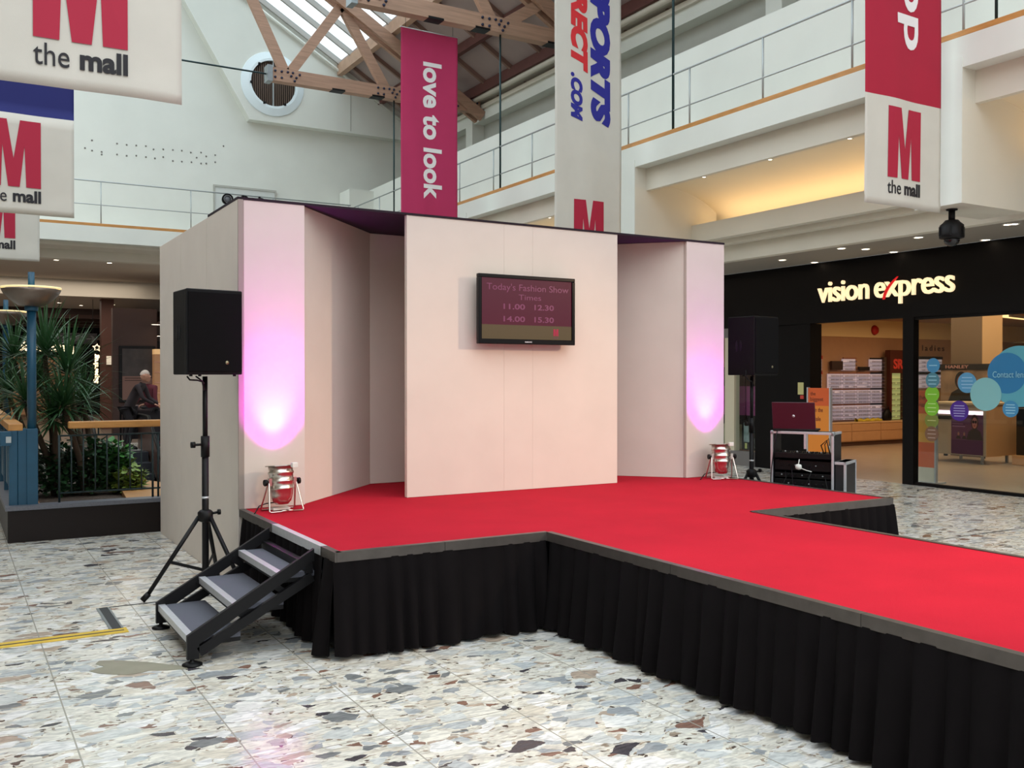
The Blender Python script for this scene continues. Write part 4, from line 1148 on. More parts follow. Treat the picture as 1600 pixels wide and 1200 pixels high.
for r in range(8):
    MB().box(-W_/2+.005, W_/2-.005, -.04, .06, H_*(.04+.12*r), H_*(.04+.12*r)+.006).build('shelf', mat('shelf_glass_green', (150, 160, 110), .2), t)
    if r < 7:
        for k in (-1, 1): specs((a.x+b_.x)/2+k*W_*.22, 15.0, b_.z+H_*(.04+.12*r)+.03, 'spectacles in the green lit cabinet, ' + ORD[6-r] + ' shelf from the top, ' + ('left' if k < 0 else 'right'), 'spectacles in the green lit cabinet')
a = on_y(1380, 558, 15.08); b_ = on_y(1390, 655, 15.08)
tag(box('picture_poster', a.x, b_.x, 15.05, 15.14, b_.z, a.z, mat('dim_picture', (74, 56, 46), .6, var=.4, vscale=4)), 'tall dim picture panel between the backlit display and the green lit cabinet', 'panel')

# drawers below
DRW = mat('drawer_peach', (198, 152, 108), .5, var=.03)
dl = thing('drawer_counter', (18.8, 14.85, 0), 0, 'long beige drawer counter below the spectacle displays', 'counter')
MB().box(-6, 4.5, 0, .28, .10, zv(658)-.03).build('carcass', DRW, dl)
MB().box(-6.02, 4.52, -.03, .28, zv(658)-.03, zv(658)).build('worktop', mat('counter_top', (220, 184, 140), .4), dl)
MB().box(-6, 4.5, .05, .28, 0, .10).build('plinth', mat('plinth_brown', (84, 56, 42), .6), dl)
x = -6
while x < 4.4:
    for (z0, z1) in ((.12, .33), (.34, .52)):
        MB().box(x+.006, x+.994, -.016, 0, z0, min(z1, zv(658)-.035), bev=.004).build('drawer', DRW, dl)
    x += 1.0
# yellow cloth and black bag on the counter
y0_ = on_y(1340, 655, 14.9); y1_ = on_y(1378, 655, 14.9)
yb = MB(); n = 14; vs = []
for i in range(n+1):
    xx = y0_.x + (y1_.x-y0_.x)*i/n
    for (dy, dz) in ((-.05, 0), (-.04, .05+.02*math.sin(i*1.3)), (.04, .06+.02*math.cos(i*1.9)), (.06, 0)): vs.append((xx, 14.93+dy, zv(658)+.002+dz))
fs = []
for i in range(n):
    for j in range(4): fs.append((4*i+j, 4*i+(j+1) % 4, 4*i+4+(j+1) % 4, 4*i+4+j))
yb.add(vs, fs, 0, True); tag(yb.build('cloth_banner', mat('yellow_cloth', (206, 186, 60), .8, var=.2, vscale=20)), 'yellow crumpled cloth lying on the drawer counter', 'cloth')
q = on_y(1388, 650, 14.95)
t = thing('black_bag', (q.x, 14.98, zv(658)), 0, 'black rounded bag on the counter at the foot of the green cabinet', 'bag')
b = MB(); b.lathe([(.0, 0), (.12, 0), (.15, .06), (.14, .17), (.08, .25), (0, .28)], (0, 0, 0), 16, sy=.5); b.build('body', BLACKP, t)
b = MB(); b.tube([(-.06, 0, .24), (-.04, 0, .32), (.04, 0, .32), (.06, 0, .24)], .01, 6); b.build('handle', BLACKP, t)

# 'ladies' lettering on the wall
q0 = on_y(1441, 548, 15.19); q1 = on_y(1475, 548, 15.19)
lt = thing('wall_lettering', (q0.x, 15.19, q0.z), 0, 'small dark spaced word ladies on the beige shop wall', 'lettering')
me = fit_text('ladies', q1.x-q0.x, .14, .0, spacing=1.6, extrude=.01)
place_me(me, 'lettering', mat('lettering_brown', (84, 50, 36), .6), lt, frame((0, 0, 0), (1, 0, 0), (0, 0, 1)))
# rack behind the column of circles
a = on_y(1441, 558, 15.05); b_ = on_y(1477, 606, 15.05)
t = thing('spectacle_rack', ((a.x+b_.x)/2, 15.15, b_.z), 0, 'white spectacle rack with black headers behind the column of circle stickers', 'rack')
W_ = b_.x-a.x; H_ = a.z-b_.z
MB().box(-W_/2, W_/2, 0, .05, 0, H_).build('back_panel', LITW, t)
for zz in (H_, H_*.5): MB().box(-W_/2, W_/2, -.03, .03, zz-.05, zz+.02).build('header', mat('header_black', (0,0,0)), t)
for r in range(7):
    MB().box(-W_/2+.01, W_/2-.01, -.06, 0, H_*(.02+.13*r), H_*(.02+.13*r)+.006).build('shelf', SHELFG, t)
    for k in range(4): specs((a.x+b_.x)/2+(k-1.5)*W_*.23, 15.10, b_.z+H_*(.02+.13*r)+.03, 'spectacles behind the circle stickers, ' + ORD[6-r] + ' row from top, ' + ORD[k] + ' from left', 'spectacles behind the circle stickers')

# ---- figure poster on a stand with header
def portrait(par, x0, y0, z0, w, h, face, hair, coat, shades=False, axis='x'):
    """flat printed head and shoulders, on a face looking towards -X"""
    def disc_(name, cy, cz, ry, rz, m, dx):
        b = MB(); b.lathe([(0, 0), (1, 0), (1, .001), (0, .001)], (0, 0, 0), 28, 0, (-1, 0, 0), smooth=False)
        me = b.mesh(name, m); me.transform(Matrix.Translation((x0-dx, y0-cy*w, z0+cz*h)) @ Matrix.Diagonal((1, ry*w, rz*h, 1)))
        o = bpy.data.objects.new(name, me); COL.objects.link(o); o.parent = par
    disc_('printed_hair', .5, .66, .22, .27, hair, .001)
    disc_('printed_face', .5, .62, .15, .20, face, .003)
    b = MB(); b.prism([(y0-.02*w, z0), (y0-.98*w, z0), (y0-.84*w, z0+.30*h), (y0-.60*w, z0+.42*h), (y0-.40*w, z0+.42*h), (y0-.16*w, z0+.30*h)], x0-.003, x0-.002, 'x'); b.build('printed_coat', coat, par)
    if shades:
        for c_ in (.43, .57): disc_('printed_sunglasses', c_, .66, .065, .055, mat('print_near_black', (18, 12, 16), .6), .005)
        disc_('printed_lips', .5, .52, .05, .018, mat('print_lips', (120, 40, 50), .6), .005)
    else:
        for c_ in (.44, .56): disc_('printed_eye', c_, .66, .02, .012, mat('print_near_black', (18, 12, 16), .6), .005)
        disc_('printed_lips', .5, .53, .04, .012, mat('print_lips', (120, 40, 50), .6), .005)
pa = on_x(1470, 578, 17.3); pb = on_x(1543, 628, 17.3)
t = thing('poster_stand', (17.3, pa.y, 0), 0, 'dark poster of a seated figure under a black lettered header behind the reception desk', 'poster stand')
PWd = pa.y-pb.y; z0 = pb.z-.03; z1 = pa.z
MB().box(0, .05, -PWd, 0, z0, z1).build('panel', mat('poster_brown', (134, 112, 92), .6, var=.5, vscale=3), t)
portrait(t, 0, -PWd*.14, z0, PWd*.62, (z1-z0)*1.02, mat('print_dim_face', (128, 84, 70), .6), mat('print_near_black', (18, 12, 16)), mat('print_black_coat', (18, 14, 16), .6))
MB().box(-.02, .06, -PWd-.06, .04, z1, z1+.115).build('header', mat('header_near_black', (22, 14, 14), .5), t)
place_me(fit_text('HANLEY', PWd*.50, .065, .02, extrude=.004), 'lettering', mat('lettering_pink', (176, 130, 124), .5), t, frame((-.024, -PWd*.12, z1+.028), (0, -1, 0), (0, 0, 1)))
for yy in (-.1, -PWd+.1): MB().box(0, .05, yy-.03, yy+.03, 0, z0).build('leg', BLACKM, t)

# ---- reception desk
YR0, YR1 = 10.43, 11.48
ds = thing('reception_desk', (16.07, 10.95, 0), 0, 'pale reception desk with a lit strip and a purple poster inside the shop', 'desk')
DP = mat('desk_grey', (176, 166, 150), .5); DE = mat('desk_peach', (214, 168, 120), .5)
ZD0, ZD1 = .15, 1.12
d_ = MB(); d_.box(.0, .90, YR0-10.95, YR1+.12-10.95, ZD0, ZD1-.04, bev=.005); d_.build('carcass', DP, ds)
MB().box(.0, .90, YR0-10.95-.012, YR0-10.95, ZD0, ZD1-.04).build('end_panel', DE, ds)
MB().box(-.03, .93, YR0-10.95-.03, YR1+.15-10.95, ZD1-.04, ZD1, bev=.004).build('worktop', mat('desk_top', (206, 190, 160), .4), ds)
MB().box(-.012, -.001, YR0+.06-10.95, YR1-10.95, .90, .965).build('light_strip', mat('led_strip', (250, 225, 240), .4, emit=(255, 226, 246), estr=1.0), ds)
MB().box(-.014, -.001, YR1-.36-10.95, YR1-.08-10.95, .80, .865).build('name_plate', BLACKP, ds)
for (xx, yy) in ((.08, YR0+.12), (.82, YR0+.12), (.08, YR1), (.82, YR1)):
    MB().box(xx-.02, xx+.02, yy-10.95-.02, yy-10.95+.02, 0, ZD0).build('leg', STEEL, ds)
ps = thing('desk_poster', (16.052, YR0+.02, .17), 0, 'purple poster of a person in dark sunglasses on the reception desk front', 'poster')
MB().box(0, .006, .03, .66, 0, .72).build('sheet', mat('poster_purple', (92, 56, 100), .6, var=.1, vscale=4), ps)
MB().box(-.002, -.0005, .03, .66, 0, .26).build('lower_band', mat('poster_deep_purple', (70, 34, 86), .6), ps)
portrait(ps, -.001, .36, .27, .34, .50, mat('print_rose_face', (176, 120, 120), .6), mat('print_dark_red_hair', (56, 26, 34), .6), mat('print_navy_coat', (36, 40, 56), .6), True)
for (yy, zz, s_) in ((.56, .30, .10), (.44, .30, .09)):
    portrait(ps, -.002, yy, zz-.02, s_, .14, mat('print_rose_face', (0, 0, 0)), mat('print_grey_hair', (120, 110, 112), .6), mat('print_navy_coat', (0, 0, 0)))
MB().box(-.002, -.0005, .38, .64, .50, .52).box(-.002, -.0005, .42, .64, .55, .56).build('printed_line', mat('print_mauve', (150, 120, 160), .6), ps)
# black unit at the right of the desk
a = on_x(1588, 645, 16.6); tag(MB().box(16.6, 17.3, 8.9, a.y, .18, 1.02, bev=.01).build('black_cabinet', BLACKP), 'black low cabinet at the right edge beyond the desk', 'cabinet')
tag(MB().box(16.55, 17.35, 8.85, a.y+.05, .0, .179, bev=.01).build('cabinet_plinth', DE), 'peach plinth carrying the black low cabinet', 'plinth')

# ---- upright orange boards
def board(u0, u1, v0, v1, X, label, bands, lines):
    a = on_x(u0, v0, X); b_ = on_x(u1, v1, X); W_ = a.y-b_.y
    t = thing('promotion_board', (X, a.y, 0), 0, label, 'board', 'orange promotion boards')
    for (f0, f1, m) in bands:
        MB().box(0, .03, -W_, 0, a.z*f0+(.02 if f0 == 0 else 0), a.z*f1).build('printed_panel', m, t)
    MB().box(-.01, .04, 0, .025, .02, a.z+.01).build('frame_post', ALU, t); MB().box(-.01, .04, -W_-.025, -W_, .02, a.z+.01).build('frame_post', ALU, t)
    MB().box(-.16, .2, -W_-.05, .05, 0, .02).build('base', ALU, t)
    for (txt, fy, fz, w_, h_) in lines:
        place_me(fit_text(txt, w_*W_, h_, .01, extrude=.001), 'lettering', mat('board_print', (126, 52, 24), .6), t, frame((-.002, -W_*fy, a.z*fz), (0, -1, 0), (0, 0, 1)))
    return t
OR1 = mat('board_orange_red', (214, 92, 40), .6); OR2 = mat('board_orange', (226, 134, 44), .6); OR3 = mat('board_amber', (222, 160, 70), .6); WH = mat('board_white', (214, 204, 184), .6)
board(1263, 1296, 606, 740, 11.9, 'orange promotion board standing at the doorway edge behind the laptop', [(0, .55, OR2), (.55, .80, OR2), (.80, 1.0, OR1)],
      [('the', .1, .915, .25, .06), ('biggest', .1, .84, .62, .08), ('in the', .3, .73, .4, .07), ('sale', .3, .63, .3, .07)])
bt = board(1431, 1461, 610, 752, 12.62, 'orange and white promotion board behind the glass beside the black post', [(0, .17, WH), (.17, .44, OR1), (.44, .75, OR3), (.75, 1.0, OR1)],
      [('the', .1, .9, .4, .07), ('biggest', .1, .82, .8, .07)])
# ================================================================== equipment rack by the stage
rk = thing('flight_case_rack', (6.98, 6.40, 0), 0, 'black flight case rack of sound equipment with aluminium edges beside the stage', 'equipment rack')
rk.rotation_euler = (0, 0, math.radians(-64))
# local frame: local -Y looks at the audience side; width along X
RW, RD, RH = .60, .26, 1.07
CASE = mat('case_black', (30, 29, 31), .5, var=.1, vscale=30)
def rb_(name, x0, x1, y0, y1, z0, z1, m, par=rk, bev=.002): return MB().box(x0, x1, y0, y1, z0, z1, bev=bev).build(name, m, par)
rb_('side_panel', -RW/2, -RW/2+.02, 0, RD, 0.02, RH, CASE); rb_('side_panel', RW/2-.02, RW/2, 0, RD, 0.02, RH, CASE)
rb_('bottom_panel', -RW/2, RW/2, 0, RD, .02, .04, CASE)
rb_('top_panel', -RW/2, RW/2, 0, RD, RH-.02, RH, CASE)
rb_('inner_back', -RW/2+.02, RW/2-.02, RD-.02, RD, .04, .84, mat('rack_dark', (12, 12, 14), .7))
for x in (-RW/2, RW/2-.022):
    rb_('edge_strip', x, x+.022, -.008, .012, .02, RH, ALU)
rb_('edge_strip', -RW/2, RW/2, -.008, .012, RH-.02, RH+.004, ALU); rb_('edge_strip', RW/2-.02, RW/2+.004, 0, RD, RH-.018, RH+.004, ALU)
rb_('edge_strip', .02, .045, -.006, .01, RH-.16, RH-.02, ALU)
# lower deeper lid section at the side
lo = MB(); lo.box(RW/2+.002, RW/2+.10, .02, .40, .0, .80, bev=.006); lo.build('case_lid', CASE, rk)
for z in (.0, .775): rb_('edge_strip', RW/2+.0, RW/2+.106, .014, .406, z, z+.025, ALU)
for y in (.014, .384): rb_('edge_strip', RW/2+.084, RW/2+.106, y, y+.022, 0, .8, ALU)
for (y, z) in ((.10, .30), (.27, .36)): rb_('butterfly_latch', RW/2+.10, RW/2+.112, y, y+.09, z, z+.12, STEEL)
for (x, y) in ((-RW/2-.004, -.012), (RW/2-.026, -.012)):
    rb_('corner_ball', x, x+.034, y, y+.03, RH-.03, RH+.01, STEEL, bev=.01)
# equipment
units = [(.46, .58), (.595, .68), (.69, .73)]
for i, (z0, z1) in enumerate(((.30, .42), (.43, .52), (.53, .62), (.63, .68), (.70, .80))):
    u_ = rb_('rack_unit', -RW/2+.03, RW/2-.03, .03, RD-.03, z0, z1-.006, BLACKP)
    for k in range(7):
        kn = MB(); kn.lathe([(.008, 0), (.007, .012), (0, .013)], (-.2+k*.065, .03, (z0+z1)/2), 8, 0, (0, -1, 0)); kn.build('knob', STEEL if (k+i) % 3 == 0 else BLACKP, u_)
mx = rb_('mixer', -RW/2+.04, RW/2-.03, -.01, RD-.02, .82, .87, BLACKP)
for k in range(12):
    for j in range(2):
        kn = MB(); kn.lathe([(.007, 0), (.006, .014), (0, .015)], (-.22+k*.038, .03+j*.05, .87), 6); kn.build('knob', ALU if (k*j) % 3 == 1 else BLACKP, mx)
rnd = random.Random(5)
for i in range(9):
    x0 = rnd.uniform(-.24, .24); z0 = rnd.uniform(.35, .78); x1 = x0 + rnd.uniform(-.12, .12)
    c = MB(); c.tube([(x0, .02, z0), (x0+.02, -.02, z0-.06), ((x0+x1)/2, -.03, z0-.2), (x1, -.01, .14), (x1+.03, .05, .06)], .004, 6); c.build('cable', BLACKP, rk)
c = MB(); c.tube([(.20, .02, .88), (.18, .0, .95), (.235, -.01, 1.0), (.25, 0, .93), (.26, .02, .86)], .006, 6); c.tube([(.22, .02, .88), (.215, .0, .96), (.255, -.01, 1.02), (.26, 0, .95)], .005, 6); c.build('cable', BLACKP, rk)
# white plug dangling in front
pl = MB(); pl.lathe([(.0, -.028), (.025, -.02), (.032, .0), (.026, .022), (0, .03)], (-.02, -.035, .74), 12, sy=.7); pl.tube([(0, -.035, .73), (.06, -.04, .71), (.10, -.02, .70)], .004, 6)
pl.tube([(-.02, -.035, .77), (-.02, -.01, .81)], .005, 6)
pl.build('power_plug', WHITE, rk)

# laptop standing on the rack
lp = thing('laptop', (0, 0, 0), 0, 'open laptop with a dark red lid standing on the equipment rack', 'laptop')
Mr = Matrix.Translation((6.98, 6.40, 0)) @ Matrix.Rotation(math.radians(-64), 4, 'Z')
pos = Mr @ Vector((-.085, .11, RH+.005)); lp.location = pos; lp.rotation_euler = (0, 0, math.radians(-64+6))
MB().box(-.20, .20, -.11, .15, 0.0, .022, bev=.006).build('base', BLACKP, lp)
k = MB()
for r in range(5):
    for c in range(13): k.box(-.175+c*.027, -.152+c*.027, -.02+r*.028, .004+r*.028, .0215, .0245)
k.build('keyboard', mat('key_black', (16, 16, 18), .6), lp)
lid_ = MB(); Ml = Matrix.Translation((0, -.105, .022)) @ Matrix.Rotation(math.radians(14), 4, 'X')
lid_.box(-.20, .20, -.006, .006, 0, .265, bev=.005, M=Ml); lo_ = lid_.build('lid', mat('lid_dark_red', (66, 24, 38), .4, 0.0), lp)
s_ = MB(); s_.box(-.18, .18, .006, .0075, .02, .25, M=Ml); s_.build('screen', BLACKP, lp)
bg2 = MB(); bg2.lathe([(0, .001), (.013, .001), (.013, 0)], (0, 0, 0), 16, 0, (0, -1, 0))
me = bg2.mesh('badge', ALU); me.transform(Ml @ Matrix.Translation((0, -.006, .13))); ob = bpy.data.objects.new('badge', me); COL.objects.link(ob); ob.parent = lp
c = MB(); q0 = Mr @ Vector((-.26, -.012, 1.06))
c.tube([Mr @ Vector((-.2, .02, RH+.012)), Mr @ Vector((-.23, -.02, RH+.01)), Mr @ Vector((-.25, -.03, .95)), Mr @ Vector((-.285, -.03, .7)), Mr @ Vector((-.30, -.03, .3))], .005, 6)
tag(c.build('audio_cable', BLACKP), 'black cable running down the left edge of the equipment rack', 'cable')

# ================================================================== floor fittings
a = on_z(-60, 1014, 0); b_ = on_z(197, 985, 0)
def strip(p, q, w_, z, name, m):
    mb = MB(); mb.beam((p.x, p.y, z), (q.x, q.y, z), w_, .003, mi=0); return mb.build(name, m)
YEL = mat('yellow_tape', (206, 170, 50), .6, var=.15, vscale=8)
yb_ = on_z(197, 985, 0).y
t = MB().box(-.6, on_z(198, 985, 0).x, yb_-.062, yb_+.062, .0005, .0035).build('tape_strip', YEL); tag(t, 'yellow tape stuck along the floor trench edge at the left', 'tape')
q0 = on_z(195, 984, 0); q1 = on_z(162, 951, 0)
t = thing('floor_trench_cover', (q0.x, q0.y, 0), 0, 'dark slotted metal trench frame corner set in the floor by the yellow tape', 'trench cover')
MB().box(-.075, -.02, .03, q1.y-q0.y, .0005, .004).build('slot', mat('slot_black', (40, 42, 44), .6), t)
MB().box(-.02, -.008, .03, q1.y-q0.y, .0005, .006).box(-.09, -.075, .03, q1.y-q0.y, .0005, .006).build('frame', STEEL, t)
MB().box(-.09, 1.2, q1.y-q0.y, q1.y-q0.y+.012, .0005, .003).build('joint_strip', mat('slot_black', (0, 0, 0)), t)
t = MB().box(-.6, on_z(192, 985, 0).x, yb_-.012, yb_+.006, .0036, .0045).build('metal_edge', mat('slot_black', (0, 0, 0))); tag(t, 'dark metal edge line running along the yellow tape', 'floor strip')
# grey cement patch
pm = MB(); cpt = on_z(205, 1044, 0)
pts = []
for k in range(18):
    an = 2*PI*k/18; r_ = .19*(1+.25*math.sin(3*an+1)+.12*math.cos(5*an)); pts.append((r_*1.25*math.cos(an), r_*.62*math.sin(an)))
M = Matrix.Translation((cpt.x, cpt.y, .0006)) @ Matrix.Rotation(math.radians(-35), 4, 'Z')
pm.prism(pts, 0, .0014, 'z', M=M); tag(pm.build('cement_patch', mat('cement', (138, 134, 116), .8, var=.08, vscale=8)), 'grey cement repair patch in the stone floor left of the steps', 'patch')
# long dark joints in the floor on the right
for (u0, v0, u1, v1, lb) in ((1345, 836, 1600, 815, 'dark joint line in the floor right of the stage'),):
    a = on_z(u0, v0, 0); mb = MB(); mb.box(7.0, 12.0, 5.9, 5.915, .0003, .002); o = struct('trim_60', mb, mat('slot_black', (0, 0, 0)))

# ================================================================== planter, railings and lamps on the left
PLX0, PLY0 = .48, 10.30
kw = MB(); kw.box(PLX0, HX1, PLY0, PLY0+.16, 0, .31).box(PLX0, PLX0+.14, PLY0+.16, HY1, 0, .31)
struct('trim_61', kw, GRANITE)
cp = MB(); x = PLX0-.01
cp.prism([(PLX0-.02, PLY0-.02), (HX1, PLY0-.02), (HX1, PLY0+.17), (PLX0+.15, PLY0+.17), (PLX0+.15, HY1), (PLX0-.02, HY1)], .31, .35, 'z')
struct('trim_62', cp, GRANITEL)
# tan tiled ledge and planting bed
pb_ = MB()
pb_.box(.62, 3.35, PLY0+.17, 10.78, -.2, .30).box(.62, .80, 10.75, 16.0, -.2, .30).prism([(1.62, 10.75), (3.35, 10.75), (3.35, 11.2), (2.6, 11.4), (2.05, 12.8), (2.05, 14.5), (1.95, 14.5)], -.2, .30, 'z')
struct('trim_63', pb_, TERRA)
gv = MB(); gv.box(.80, 1.96, 10.75, 15.6, -.2, .24)
GRAV = mat('gravel', (86, 72, 62), .9, var=.6, vscale=40, bump=1.0, bscale=60)
tag(gv.build('gravel_bed', GRAV), 'bed of brown gravel around the plants behind the low black wall', 'gravel', kind='stuff')
struct('trim_64', MB().box(2.05, 2.12, 12.8, 15.6, -3.6, .30), TERRA)
rc = MB(); bm = bmesh.new(); bmesh.ops.create_icosphere(bm, subdivisions=3, radius=1)
for v in bm.verts: v.co = Vector((v.co.x*.26, v.co.y*.16, max(-.02, v.co.z*.09))) * (1 + .12*math.sin(v.co.x*7+v.co.y*5))
bm.verts.index_update(); rc.add([v.co.copy() for v in bm.verts], [[v.index for v in f.verts] for f in bm.faces], 0, True); bm.free()
o = rc.build('rock', mat('pale_rock', (176, 172, 160), .8, var=.1)); q = on_z(146, 768, .25); o.location = (q.x, max(q.y, 11.0), .235); tag(o, 'flat pale rock lying in the gravel bed', 'rock')

# railing along the front: iron balusters and an oak handrail
rl = thing('planter_railing', (1.0, 10.42, .35), 0, 'dark green iron railing with an oak handrail in front of the planter', 'railing')
MB().box(.02, 5.4, -.055, .035, .73, .80, bev=.01).build('handrail', RAILW, rl)
x = -.06
MB().tube([(-.06, 0, .66), (5.4, 0, .66)], .009, 8).build('top_bar', GREENIRON, rl); MB().tube([(-.06, 0, .09), (5.4, 0, .09)], .009, 8).build('bottom_bar', GREENIRON, rl)
k = 0
while x < 2.9:
    thick = k % 8 == 0
    MB().tube([(x, 0, 0.0 if thick else .09), (x, 0, .66)], .011 if thick else .007, 8).build('post' if thick else 'baluster', GREENIRON, rl)
    if thick and k: MB().tube([(x+.055, 0, 0.0), (x+.055, 0, .66)], .011, 8).build('post', GREENIRON, rl)
    x += .11; k += 1
for xx in (.3, 1.2, 2.2, 3.2): MB().tube([(xx, 0, .66), (xx, -.01, .74)], .008, 8).build('bracket', GREENIRON, rl)
# blue posts and boards along the left side
bp_ = thing('side_barrier', (.62, 10.45, .31), 0, 'blue painted steel barrier with an oak rail running away at the far left', 'barrier')
for (px, py, w_) in ((.0, .0, .09), (-.085, -.01, .075)):
    MB().box(px-w_/2, px+w_/2, py-w_/2, py+w_/2, 0, .78, bev=.004).build('post', BLUE, bp_)
for k in range(6):
    yy = .45+k*1.0
    MB().box(-.10, -.04, yy-.05, yy+.05, 0, .80, bev=.004).build('post', BLUE, bp_)
    MB().box(-.085, -.07, yy-.42, yy+.42, .14, .66).build('infill_panel', BLUE, bp_)
for k in range(6):
    MB().box(-.13, .0, -.05+k*1.1, 1.0+k*1.1, .76, .83, bev=.008).build('handrail', RAILW, bp_)
bkt = MB(); bkt.box(-.20, -.10, -.10, -.04, .62, .76, bev=.004); bkt.build('bracket_box', BLUE, bp_)
MB().box(-.15, -.105, -.106, -.098, .65, .71).build('bracket_plate', RAILM, bp_)

def uplight(x, y, label, top=2.62):
    t = thing('pedestal_lamp', (x, y, .31), 0, label, 'lamp', 'blue pedestal lamps')
    b = MB(); b.tube([(0, 0, .75), (0, 0, 1.99)], .042, 18); b.build('pole', BLUE, t)
    b = MB(); b.box(-.05, .05, -.05, .05, 0, .78, bev=.006); b.build('pole_base', BLUE, t)
    b = MB(); b.tube([(0, 0, 1.93), (0, 0, 1.98)], .062, 18); b.build('collar', BLUE, t)
    b = MB(); b.tube([(0, 0, 1.98), (0, 0, top-.31)], .030, 16); b.build('finial', BLUE, t)
    b = MB(); b.lathe([(.05, 2.02), (.12, 2.035), (.19, 2.085), (.25, 2.15), (.268, 2.19), (.26, 2.19), (.24, 2.15), (.18, 2.095), (.05, 2.04)], (0, 0, -.05), 36)
    b.build('bowl', mat('brushed_bowl', (120, 106, 96), .3, .6), t)
    b = MB(); b.lathe([(.258, 2.195), (.27, 2.20), (.27, 2.212), (.245, 2.212)], (0, 0, -.05), 36, hollow=True); b.build('rim', mat('lamp_rim', (240, 226, 180), .4, emit=(250, 226, 160), estr=.4), t)
    b = MB(); b.lathe([(0.03, 2.185), (.245, 2.185)], (0, 0, -.05), 36); b.build('diffuser', mat('bowl_light', (255, 240, 190), .5, emit=(255, 232, 170), estr=1.0), t)
    return t
uplight(.70, 10.44, 'nearer blue pedestal lamp with a glowing bowl at the corner of the low wall')
uplight(.66, 14.4, 'further blue pedestal lamp at the far left edge of the photo')

# ---- plants
LEAF = mat('sword_leaf_green', (46, 84, 46), .45, var=.35, vscale=3)
LEAF2 = mat('shrub_green', (44, 78, 46), .45, var=.45, vscale=6)
LEAFY = mat('variegated_green', (120, 142, 62), .5, var=.4, vscale=10)
BARK = mat('bark', (74, 60, 46), .9, var=.2)
def blade(mb, base, az, el, L, w_, droop):
    n = 7; p = Vector(base); d = Vector((math.cos(az)*math.cos(el), math.sin(az)*math.cos(el), math.sin(el)))
    side = d.cross(Vector((0, 0, 1)))
    if side.length < .05: side = Vector((1, 0, 0))
    side.normalize(); vs = []
    for i in range(n+1):
        t = i/n; ww = w_*(1-t)**.7*min(1, .5+t*3)
        up = side.cross(d).normalized()
        vs += [p - side*ww/2 + up*ww*.12, p - up*ww*.06, p + side*ww/2 + up*ww*.12]
        p = p + d*(L/n); d = (d + Vector((0, 0, -droop/n*(0.4+1.3*t)))).normalized()
    fs = []
    for i in range(n):
        for j in range(2):
            a = i*3+j; fs.append((a, a+1, a+4, a+3))
    mb.add(vs, fs, 0, True)
def yucca(x, y, heads, seed, label, z0=.2):
    rnd = random.Random(seed)
    t = thing('yucca_plant', (x, y, z0), 0, label, 'plant', 'sword leaved plants in the planter')
    tk_ = MB()
    for (hx, hy, hz, R) in heads: tk_.tube([(0, 0, 0), (hx*.3, hy*.3, hz*.45), (hx*.8, hy*.8, hz*.85), (hx, hy, hz)], [.045, .035, .03, .022], 8)
    tk_.build('trunk', BARK, t)
    for (hx, hy, hz, R) in heads:
        fb = MB()
        for i in range(90):
            az = i*2.399963 + rnd.uniform(-.2, .2); el = math.radians(84 - 112*(i/90) + rnd.uniform(-8, 8))
            blade(fb, (hx+.02*math.cos(az), hy+.02*math.sin(az), hz + .10*(1-i/90)), az, el, R*rnd.uniform(.75, 1.12), .034, rnd.uniform(.25, .9))
        fb.build('leaf_rosette', LEAF, t)
def head(u, v, Y, R, x, y, z0=.2):
    q = on_y(u, v, Y); return (q.x-x, q.y-y, q.z-z0, R)
yucca(1.05, 12.0, [head(70, 556, 12.0, .62, 1.05, 12.0), head(40, 632, 11.7, .5, 1.05, 12.0), head(85, 660, 11.6, .45, 1.05, 12.0)], 1, 'tall sword leaved plant behind the nearer blue lamp pole')
yucca(1.35, 11.9, [head(106, 590, 11.8, .66, 1.35, 11.9), head(100, 640, 11.5, .5, 1.35, 11.9)], 2, 'sword leaved plant with the widest crown, right of the blue lamp pole')
yucca(1.55, 12.7, [head(130, 632, 12.5, .45, 1.55, 12.7), head(60, 600, 13.0, .55, 1.55, 12.7)], 3, 'lower sword leaved plant at the right of the group')
yucca(1.0, 13.4, [head(22, 562, 13.2, .5, 1.0, 13.4), head(14, 620, 13.2, .5, 1.0, 13.4)], 4, 'sword leaved plant furthest left in the planter')
def shrub(x, y, R, H, n, seed, label, m, leaf=.085, z0=.24):
    rnd = random.Random(seed)
    t = thing('leafy_shrub', (x, y, z0), 0, label, 'shrub', 'leafy shrubs in the planter')
    fb = MB(); sm = MB()
    for i in range(n):
        a = rnd.uniform(0, 2*PI); rr = R*math.sqrt(rnd.random()); h = H*rnd.uniform(.08, 1)*(1-.35*(rr/R)**2)
        p = Vector((rr*math.cos(a), rr*math.sin(a), h)); az = a + rnd.uniform(-.9, .9); el = rnd.uniform(-.5, .9)
        d = Vector((math.cos(az)*math.cos(el), math.sin(az)*math.cos(el), math.sin(el))); s_ = d.cross(Vector((0, 0, 1))).normalized(); L = leaf*rnd.uniform(.7, 1.3)
        u = s_.cross(d)
        fb.add([p, p+d*L*.35+s_*L*.30+u*L*.06, p+d*L*.75+s_*L*.22, p+d*L, p+d*L*.75-s_*L*.22, p+d*L*.35-s_*L*.30+u*L*.06], [(0, 1, 2, 3), (0, 3, 4, 5)], 0, True)
    for i in range(22):
        a = rnd.uniform(0, 2*PI); rr = R*.75*math.sqrt(rnd.random()); sm.tube([(rr*.2*math.cos(a), rr*.2*math.sin(a), 0), (rr*.8*math.cos(a), rr*.8*math.sin(a), H*.5), (rr*math.cos(a), rr*math.sin(a), H*.85)], [.008, .006, .003], 5)
    fb.build('foliage', m, t); sm.build('stems', BARK, t)
shrub(1.09, 12.0, .25, .66, 900, 11, 'dense dark green shrub beside the blue posts behind the railing', LEAF2)
